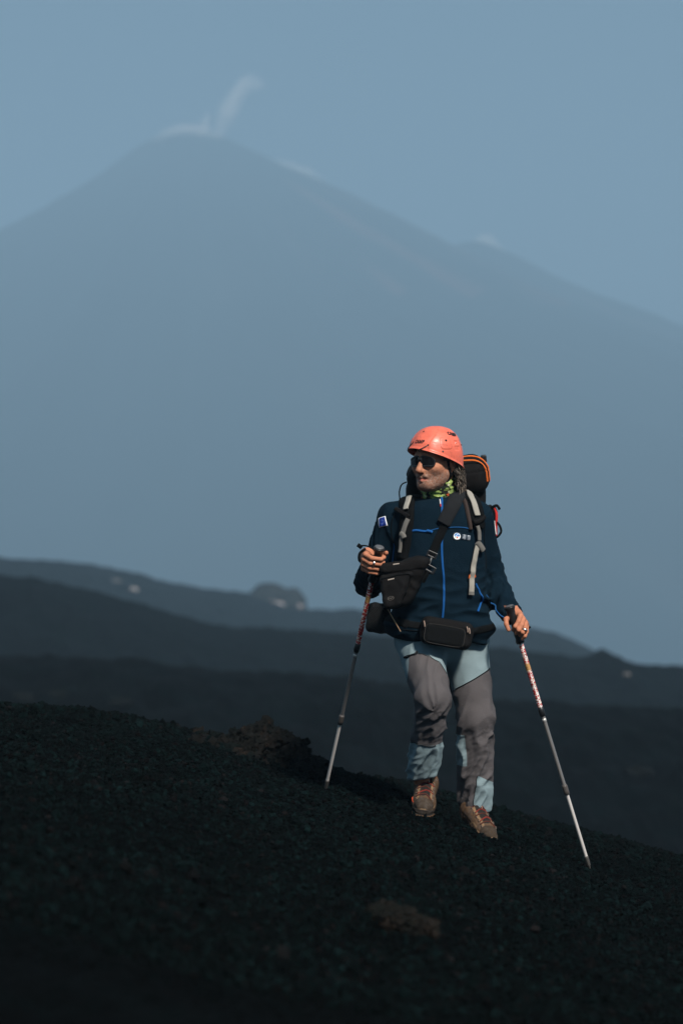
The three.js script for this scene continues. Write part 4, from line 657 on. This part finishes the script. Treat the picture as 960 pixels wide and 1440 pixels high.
// ---------------------------------------------------------------- two trekking poles
const redPrint = (tanAt, seed, whiter) => canvasTexture(64, 1024, (c, w, h) => {
  const r = rng(seed); c.fillStyle = whiter ? '#ddd6d2' : '#a81d1b'; c.fillRect(0, 0, w, h);
  for (let k = 0; k < 900; k++) { const y = r() * h, red = r() < (whiter ? 0.3 + 0.35 * Math.sin(y * 0.014) ** 2 : 0.42); c.fillStyle = red ? '#b01c1a' : r() < 0.55 ? '#e4dcd4' : r() < 0.5 ? '#6d1413' : '#c9b7a0'; c.fillRect(r() * w, y, 6 + r() * 16, 4 + r() * 18); }
  c.fillStyle = '#b98a55'; c.fillRect(0, h * (1 - tanAt) - 50, w, 100); c.fillStyle = '#3a2a1c'; for (let k = 0; k < 14; k++) c.fillRect(r() * w, h * (1 - tanAt) - 45 + r() * 85, 10, 5);
});
function makePole(name, label, top, tip, up, tex, wrap) {
  const p = thing(name, label, 'trekking pole', tip.toArray(), 'trekking poles held by the hiker'), L = top.distanceTo(tip), sec = (nm, prof, m, seg) => part(nm, spindle(prof, tip, up, seg), m, p);
  sec('tip', [[0.0005, 0], [0.004, 0.004], [0.0045, 0.014], [0.0075, 0.016], [0.0085, 0.05], [0.0085, 0.056], [0.0001, 0.057]], mat(0.06, 0.055, 0.05, 0.5));
  sec('lower_shaft', [[0.0001, 0.054], [0.0068, 0.055], [0.0072, 0.05 + L * 0.27], [0.0001, 0.051 + L * 0.27]], mat(0.55, 0.51, 0.48, 0.4, { metalness: 0.08 }));
  sec('lock_collar', [[0.0001, L * 0.285], [0.011, L * 0.287], [0.0118, L * 0.30], [0.0118, L * 0.318], [0.0105, L * 0.325], [0.0001, L * 0.326]], mat(0.07, 0.06, 0.055, 0.5));
  sec('middle_shaft', [[0.0001, L * 0.32], [0.0078, L * 0.321], [0.0082, L * 0.6], [0.0001, L * 0.601]], mat(0.17, 0.16, 0.155, 0.35, { metalness: 0.15 }));
  const q = spindle([[0.0001, L * 0.565], [0.0088, L * 0.567], [0.0088, L * 0.578], [0.0001, L * 0.579]], tip, up); part('lock_bead', q, mat(0.6, 0.58, 0.55, 0.4, { metalness: 0.5 }), p);
  sec('lock_collar', [[0.0001, L * 0.585], [0.0112, L * 0.588], [0.0122, L * 0.605], [0.0118, L * 0.622], [0.0001, L * 0.624]], M.plastic);
  const g = spindle([[0.0102, L * 0.619], [0.0105, L * 0.88]], tip, up); part('printed_shaft', g, new THREE.MeshStandardMaterial({ map: tex, roughness: 0.45 }), p);
  const t0 = L - 0.135;
  sec('grip', [[0.0001, t0 - 0.02], [0.017, t0 - 0.018], [0.0185, t0 - 0.008], [0.0145, t0 + 0.002], [0.0165, t0 + 0.02], [0.0142, t0 + 0.035], [0.0165, t0 + 0.05], [0.0145, t0 + 0.066], [0.0168, t0 + 0.085], [0.0155, t0 + 0.104], [0.018, t0 + 0.122], [0.0225, t0 + 0.131], [0.0232, t0 + 0.136], [0.021, t0 + 0.1385], [0.0001, t0 + 0.14]], M.plastic, 28);
  sec('grip_cap', [[0.0001, L + 0.0045], [0.017, L + 0.0045], [0.0185, L + 0.006], [0.012, L + 0.0085], [0.0001, L + 0.0095]], mat(0.09, 0.09, 0.095, 0.45), 24);
  wrap(p);
  return p;
}
makePole('trekking_pole', 'dark red printed trekking pole planted beside the lava outcrop', POLE.topR, POLE.tipR, POLE.upR, redPrint(0.7, 5, false), (p) => {
  part('wrist_strap', tube([V3(gripFrame(-0.012, -0.014, 0.02)), V3(gripFrame(-0.045, -0.03, 0.015)), V3(gripFrame(-0.068, -0.02, 0.012)), V3([0.077,1.2602,0.3])], 0.0032, 24, 6), M.black, p);
  part('strap_end', tube([V3([0.0813,1.2559,0.3]), V3([0.0727,1.2631,0.3]), V3([0.0642,1.2688,0.3])], 0.0085, 6, 5), M.black, p);
  part('wrist_strap', tube([V3(gripFrame(-0.05, -0.035, 0.03)), V3(gripFrame(-0.07, -0.02, 0.05)), V3(gripFrame(-0.066, -0.012, 0.075)), V3(gripFrame(-0.045, -0.03, 0.09))], 0.006, 20, 6), M.black, p);
});
makePole('trekking_pole', 'silver trekking pole with white and red print swung out over the bare cinders', POLE.topL, POLE.tipL, POLE.upL, redPrint(0.6, 8, true), (p) => {
  part('wrist_strap', tube([V3([0.6911,1.0026,0.21]), V3([0.7242,0.973,0.19]), V3([0.7481,0.9465,0.18]), V3([0.7581,0.9359,0.2])], 0.0035, 20, 6), M.black, p);
  part('strap_end', tube([V3([0.7494,0.9417,0.2]), V3([0.7566,0.9331,0.2]), V3([0.7609,0.9273,0.2])], 0.008, 6, 5), M.black, p);
});
console.log('gear done');
// ---------------------------------------------------------------- loose cinders over the near slope
{
  const R = rng(99), kinds = [0, 1, 2].map((s) => {
    const g = new THREE.IcosahedronGeometry(1, 1), p = g.attributes.position;
    for (let i = 0; i < p.count; i++) { const x = p.getX(i), y = p.getY(i), z = p.getZ(i), k = 1 + 0.55 * noise(x * 1.3 + s * 7, y * 1.3, z * 1.3) + 0.3 * noise(x * 3 + s, y * 3, z * 3); p.setXYZ(i, x * k, y * k * 0.8, z * k); }
    g.computeVertexNormals(); return g;
  });
  const m = mat(1, 1, 1, 1, { specularIntensity: 0.12 }), q = new THREE.Quaternion(), e = new THREE.Euler(), o = new THREE.Matrix4(), c = new THREE.Color();
  kinds.forEach((g, k) => {
    const n = 52000, im = new THREE.InstancedMesh(g, m, n); im.name = numbered('cinders'); im.userData.kind = 'stuff'; im.userData.label = 'loose black cinders strewn over the slope'; im.castShadow = im.receiveShadow = true;
    for (let i = 0; i < n; i++) {
      const x = -2.15 + 4.4 * R(), z = -2.15 + 6.9 * R() ** 1.25, patch = 0.5 + fbm(x * 1.7, 6.5, z * 1.7, 3), r = (0.003 + 0.0055 * R() ** 2 + (R() < 0.05 ? 0.008 * R() : 0)) * (0.7 + 0.7 * patch) * (z < -1 ? 1.35 : 1);
      q.setFromEuler(e.set(R() * 6.28, R() * 6.28, R() * 6.28)); o.compose(new THREE.Vector3(x, groundAt(x, z) + r * (0.1 + 0.4 * R()), z), q, new THREE.Vector3(r, r, r)); im.setMatrixAt(i, o);
      const v = 0.0014 + 0.007 * R() ** 3 + (R() < 0.004 ? 0.004 : 0), rust = R() < 0.08 ? 1 : 0; im.setColorAt(i, c.setRGB(v * (0.3 + 0.75 * rust), v * 0.95, v * 1.0));
    }
    scene.add(im);
  });
}
{ // clinkers the size of a walnut among them
  const R = rng(123), g = new THREE.IcosahedronGeometry(1, 1), p = g.attributes.position, n = 1500;
  for (let i = 0; i < p.count; i++) { const x = p.getX(i), y = p.getY(i), z = p.getZ(i), k = 1 + 0.8 * noise(x * 1.4 + 2, y * 1.4, z * 1.4) + 0.3 * noise(x * 4, y * 4, z * 4); p.setXYZ(i, x * k, y * k * 0.8, z * k); }
  g.computeVertexNormals();
  const im = new THREE.InstancedMesh(g, mat(1, 1, 1, 1, { specularIntensity: 0.1 }), n), q = new THREE.Quaternion(), o = new THREE.Matrix4(), c = new THREE.Color(); im.name = 'clinkers'; im.userData.kind = 'stuff'; im.userData.label = 'walnut sized black clinkers scattered over the slope'; im.castShadow = im.receiveShadow = true;
  for (let i = 0; i < n; i++) { const x = -2.15 + 4.4 * R(), z = -2.15 + 6.9 * R(), r = 0.008 + 0.014 * R() ** 4, v = 0.002 + 0.004 * R() ** 2, t = R() < 0.15 ? 0.85 : 0.3; q.setFromEuler(new THREE.Euler(R() * 6, R() * 6, R() * 6)); o.compose(new THREE.Vector3(x, groundAt(x, z) + r * 0.35, z), q, new THREE.Vector3(r, r, r)); im.setMatrixAt(i, o); im.setColorAt(i, c.setRGB(v * t, v * 0.93, v * 0.97)); }
  scene.add(im);
}
// ---------------------------------------------------------------- lava rocks
const crag = (x, y, z, s) => 0.5 * fbm(x * 9 + s, y * 9, z * 9, 3) + 0.32 * (0.5 - Math.abs(fbm(x * 21, y * 21 + s, z * 21, 3)) * 2.2) + 0.16 * noise(x * 62, y * 62, z * 62 + s) + 0.1 * noise(x * 120, y * 120 + s, z * 120);
const lavaTone = (rust) => (x, y, z) => { const n = fbm(x * 16, y * 16, z * 16, 3), f = noise(x * 90, y * 90, z * 90), k = clamp(0.5 + n * 1.4, 0, 1) * rust, v = 0.0055 * (1 + 0.8 * f) + (noise(x * 140, y * 140, z * 140) > 0.55 ? 0.01 : 0); return [v * mix(0.7, 1.5, k), v * mix(1.0, 1.3, k), v * mix(1.0, 1.15, k)]; };
const shards = [0, 1, 2, 3, 4, 5].map((s) => { const g = new THREE.IcosahedronGeometry(1, 1), p = g.attributes.position; for (let i = 0; i < p.count; i++) { const x = p.getX(i), y = p.getY(i), z = p.getZ(i), k = 1 + 0.9 * noise(x * 1.4 + s * 5, y * 1.4, z * 1.4) + 0.35 * noise(x * 4, y * 4 + s, z * 4); p.setXYZ(i, x * k, y * k * 0.85, z * k); } g.computeVertexNormals(); return g; });
const shardMats = [[0.0035, 0.0052, 0.0051], [0.006, 0.0062, 0.0058], [0.0085, 0.0075, 0.0064], [0.0125, 0.0098, 0.008]].map((c) => mat(...c, 1, { specularIntensity: 0.1 }));
function blocks(root, base, n, R, place) { for (let k = 0; k < n; k++) { const [x, y, z, r] = place(k), o = add('stone', shards[Math.floor(R() * 6)], shardMats[Math.floor(R() * 4)], root); o.position.set(x - base[0], y - base[1], z - base[2]); o.rotation.set(R() * 6, R() * 6, R() * 6); o.scale.setScalar(r); } }
const lava = mat(1, 1, 1, 1, { vertexColors: true, specularIntensity: 0.1 });
{
  const base = [-0.3558,0.1976,-1.2], rock = thing('lava_outcrop', 'craggy dark lava mound with rusty patches on the brow of the slope', 'rock', base);
  const f = (x, y, z) => {
    let d = ball(x, y, z, [-0.3755,0.28,-1.2], 0.15, 0.125, 0.16);
    d = smin(d, ball(x, y, z, [-0.2351,0.2574,-1.1], 0.09, 0.1, 0.12), 0.04); d = smin(d, ball(x, y, z, [-0.5106,0.2602,-1.2], 0.14, 0.09, 0.16), 0.06); d = smin(d, ball(x, y, z, [-0.1546,0.2148,-0.95], 0.1, 0.06, 0.14), 0.04);
    return d > 0.12 ? d : d - 0.1 * crag(x, y, z, 2);
  };
  part('rock_mass', paint(mesher(f, [-0.85, 0.0, -1.6], [0.1, 0.52, -0.75], 0.0062), lavaTone(1)), lava, rock);
  const R = rng(5), top = (x, z) => { let y = 0.55; for (let k = 0; k < 300 && f(x, y, z) > 0.001; k++) y -= 0.0025; return Math.max(y, groundAt(x, z)); };
  blocks(rock, base, 130, R, () => { const x = -0.68 + 0.66 * R(), z = -1.38 + 0.6 * R() ** 0.8, r = 0.009 + 0.03 * R() ** 3; return [x, top(x, z) + r * 0.15, z, r]; });
  blocks(rock, base, 1, R, () => [[-0.3722,0.3986,-1.2][0], [-0.3722,0.3986,-1.2][1], -1.2, 0.026]);
}
{
  const base = [0.158,0.2557,3.45]; base[1] = groundAt(base[0], base[2]);
  const rock = thing('lava_clump', 'small crumbly brown lava clump lying alone on the black cinders', 'rock', base), R = rng(31), lumps = [];
  const spot = (u, v) => { const x = base[0] + u, z = base[2] + v; return [x, groundAt(x, z), z]; };
  for (let k = 0; k < 9; k++) { const a = k * 2.399, d = 0.022 * Math.sqrt(k), r = 0.033 - 0.0014 * k + 0.008 * R(); lumps.push([spot(d * Math.cos(a) * 1.3, d * Math.sin(a) - 0.02), r]); }
  lumps.forEach(([c, r], k) => part('lava_lump', paint(mesher((x, y, z) => { const d = box(x, y, z, [c[0], c[1] + r * 0.6, c[2]], r * 0.85, r * 0.95, r * 0.85, r * 0.3); return d - 0.045 * crag(x * 1.5, y * 1.5, z * 1.5, 4 + k) - 0.014 * (0.5 - Math.abs(noise(x * 70, y * 70, z * 70 + k)) * 2); }, [c[0] - r * 1.9, c[1] - r, c[2] - r * 1.9], [c[0] + r * 1.9, c[1] + r * 2.6, c[2] + r * 1.9], 0.0045), (x, y, z) => lavaTone(1)(x, y, z).map((v, i) => v * [1.35, 1.2, 1.1][i])), lava, rock));
  blocks(rock, base, 60, R, () => { const a = R() * 6.283, q = Math.sqrt(R()), x = base[0] + 0.1 * q * Math.cos(a), z = base[2] - 0.02 + 0.09 * q * Math.sin(a), r = 0.006 + 0.014 * R() ** 2; return [x, groundAt(x, z) + 0.03 * (1 - q * q) + r * 0.3, z, r]; });
}
console.log('rocks done');
// ---------------------------------------------------------------- far things on the ridges
function boulder(name, label, category, c, r, tone, group, flat = 0.8) {
  const g = mesher((x, y, z) => ball(x, y, z, [0, 0, 0], 1, flat, 0.9) - 0.5 * fbm(x * 1.3 + c[0], y * 1.3, z * 1.3, 4) - 0.12 * noise(x * 5, y * 5 + c[0], z * 5), [-1.7, -1.5, -1.7], [1.7, 1.5, 1.7], 0.11);
  paint(g, (x, y, z) => { const k = 1 + 0.5 * fbm(x * 4, y * 4, z * 4, 2); return tone.map((t) => t * k); });
  g.scale(r[0], r[1], r[2]); const o = add(name, g, lava); o.position.set(...c); return tag(o, label, category, group);
}
{
  const knob = thing('rock_knob', 'dome shaped rock knob with pale patches at its foot on the far ridge', 'rock', [-9.1459,-12.2194,-328]);
  const c = [-9.3447,-12.3188,-328], u = 338 / 3400;
  const f = (x, y, z) => {
    let d = smin(ball(x, y, z, [c[0] - 8 * u, c[1] + 8 * u, c[2]], 30 * u, 30 * u, 26 * u), ball(x, y, z, [c[0] + 20 * u, c[1] + 4 * u, c[2]], 26 * u, 27 * u, 24 * u), 6 * u);
    d = smax(d, y - (c[1] + 38 * u) + 0.08 * (x - c[0]), 6 * u);
    return d - 0.7 * fbm(x * 0.45, y * 0.45, z * 0.45, 4) - 0.25 * noise(x * 1.8, y * 1.8, z * 1.8);
  };
  part('rock_mass', paint(mesher(f, [c[0] - 6, c[1] - 5, c[2] - 5], [c[0] + 7, c[1] + 7, c[2] + 5], 0.22), (x, y, z) => { const k = 1 + 0.6 * fbm(x * 0.9, y * 0.9, z * 0.9, 3); return [0.016 * k, 0.018 * k, 0.018 * k]; }), lava, knob);
  for (const [dx, dy, w, h] of [[-26, 8, 6.5, 8], [-6, 10, 6, 4], [7, 8, 8, 5.5], [34, 6, 6, 5]]) {
    const q = new THREE.IcosahedronGeometry(1, 2), p = q.attributes.position; for (let i = 0; i < p.count; i++) { const k = 1 + 0.5 * noise(p.getX(i) * 1.6 + dx, p.getY(i) * 1.6, p.getZ(i) * 1.6); p.setXYZ(i, p.getX(i) * k, p.getY(i) * k, p.getZ(i) * k); }
    q.computeVertexNormals(); q.scale(w * u, h * u, 6 * u); const s = front(f, c[0] + dx * u, c[1] + dy * u, c[2] + 5); q.translate(c[0] + dx * u, c[1] + dy * u, c[2] + 22 * u * Math.sqrt(Math.max(0.1, 1 - (dx / 42) ** 2))); part('pale_patch', q, mat(0.3, 0.27, 0.27, 1), knob);
  }
}
{
  const pale = [0.24, 0.22, 0.21], dark = [0.004, 0.005, 0.005];
  const at = (k, x, z) => [x, ridges[k].at(x, z), z];
  boulder('pale_boulder', 'brighter of two pale boulders beside the far knob ridge', 'boulder', at(2, -27.4, -309), [0.62, 0.5, 0.6], pale, 'pale boulders on the ridges');
  boulder('pale_boulder', 'dimmer wide pale boulder beside the bright one on the far ridge', 'boulder', at(2, -30, -312), [0.85, 0.4, 0.6], [0.09, 0.085, 0.08], 'pale boulders on the ridges');
  boulder('pale_boulder', 'pale boulder alone on the ridge beyond the silver trekking pole', 'boulder', at(1, 15.2, -119), [0.2, 0.14, 0.2], [0.1, 0.09, 0.085], 'pale boulders on the ridges');
  for (const [x, z, r] of [[-7.1, -43.5, 0.16], [-6.4, -44.5, 0.13], [-4.85, -43.2, 0.14], [-2.95, -34, 0.12], [-0.55, -34.5, 0.13], [-0.35, -26.5, 0.13], [6.3, -41.5, 0.16], [6.0, -37.6, 0.12], [5.0, -26.5, 0.12], [0.9, -34, 0.12]])
    boulder('dark_boulder', 'small black boulder on the dim slope behind the hiker', 'boulder', at(0, x, z), [r * 2, r * 1.1, r * 1.6], dark, 'black boulders on the slope behind');
}
// ---------------------------------------------------------------- steam and smoke about the summit
function plume(name, label, path, radius, seed, dense) {
  const o = thing(name, label, 'smoke', path[0]), curve = new THREE.CatmullRomCurve3(path.map(V3), false, 'centripetal');
  [1, 0.74, 0.46].forEach((k, s) => {
    const nu = 40, nv = 22, pos = [], col = [], idx = [];
    for (let i = 0; i <= nu; i++) {
      const t = i / nu, c = curve.getPointAt(t), d = curve.getTangentAt(t), a = new THREE.Vector3(0, 0, 1), b = new THREE.Vector3().crossVectors(d, a).normalize(), r0 = curveAt(radius, t) * k;
      for (let j = 0; j <= nv; j++) {
        const q = j / nv * Math.PI * 2, n = 1 + 0.75 * fbm(t * 5 + seed, Math.cos(q) * 1.2, Math.sin(q) * 1.2 + s, 3), p = c.clone().addScaledVector(b, Math.cos(q) * r0 * n).addScaledVector(a, Math.sin(q) * r0 * n);
        pos.push(p.x, p.y, p.z); col.push(0.8, 0.76, 0.74, clamp(dense * (0.7 + 1.3 * fbm(t * 7, Math.cos(q) + seed, Math.sin(q), 3)), 0, 1) * Math.sin(Math.PI * clamp(0.04 + 0.92 * t, 0, 1)) ** 0.7);
      }
    }
    for (let i = 0; i < nu; i++) for (let j = 0; j < nv; j++) { const a = i * (nv + 1) + j, b = a + nv + 1; idx.push(a, a + 1, b, b, a + 1, b + 1); }
    const g = indexed(pos, idx); g.setAttribute('color', new THREE.Float32BufferAttribute(col, 4)); part('smoke_layer', g, smokeMat, o).userData.kind = 'stuff';
  });
  return o;
}
const smokeMat = new THREE.MeshStandardMaterial({ color: 0xffffff, vertexColors: true, transparent: true, roughness: 1 });
plume('smoke_plume', 'tall thin smoke plume rising from the volcano summit', [[-131.0118,398.9529,-2550], [-126.4941,409.4941,-2550], [-121.2235,423.0471,-2550], [-115.2,436.6,-2550], [-105.4118,448.6471,-2550], [-94.8706,455.4235,-2550], [-81.3176,452.4118,-2550]], [[0, 7], [0.3, 11], [0.6, 9], [0.85, 9], [1, 4]], 1.1, 0.22);
plume('smoke_plume', 'low steam hugging the summit rim beside the tall plume', [[-197.9706,391.3647,-2530], [-179.2941,400.3294,-2530], [-162.8588,403.3176,-2530], [-145.6765,401.0765,-2530], [-127,395.8471,-2530]], [[0, 2], [0.3, 5], [0.7, 6], [1, 4]], 4.2, 0.22);
plume('smoke_plume', 'short steam wisp between the summit rim and the tall plume', [[-145.5,401.15,-2540], [-144,409.4,-2540], [-141.75,416.9,-2540], [-139.5,422.9,-2540]], [[0, 6], [0.5, 5], [1, 2]], 6.4, 0.16);
plume('smoke_plume', 'steam drifting along the descending flank past the summit', [[-71.5294,374.8588,-2550], [-51.2,365.8235,-2550], [-33.8824,358.2941,-2550], [-15.0588,347.7529,-2550]], [[0, 2], [0.4, 6], [0.7, 7], [1, 2]], 8.8, 0.13);
plume('smoke_plume', 'tiny steam puff on the shoulder ridge behind the volcano', [[176.9529,372.2059,-3370], [190.8706,377.1765,-3370], [198.8235,381.1529,-3370], [210.7529,375.1882,-3370], [230.6353,363.2588,-3370]], [[0, 3], [0.45, 9], [0.7, 5], [1, 2]], 2.8, 0.6);
for (const [x, z, r, l] of [[-0.15, -26.8, 0.12, 'lighter brown boulder touching a black one on the dim slope'], [3.3, -30, 0.14, 'lighter brown boulder on the dim slope between hiker and silver pole'], [-5.6, -39, 0.16, 'lighter brown boulder on the dim slope above the cinder brow']]) boulder('brown_boulder', l, 'boulder', [x, ridges[0].at(x, z), z], [r * 1.8, r * 0.9, r * 1.4], [0.03, 0.026, 0.024], 'brown boulders on the slope behind');
renderer.render(scene, camera);
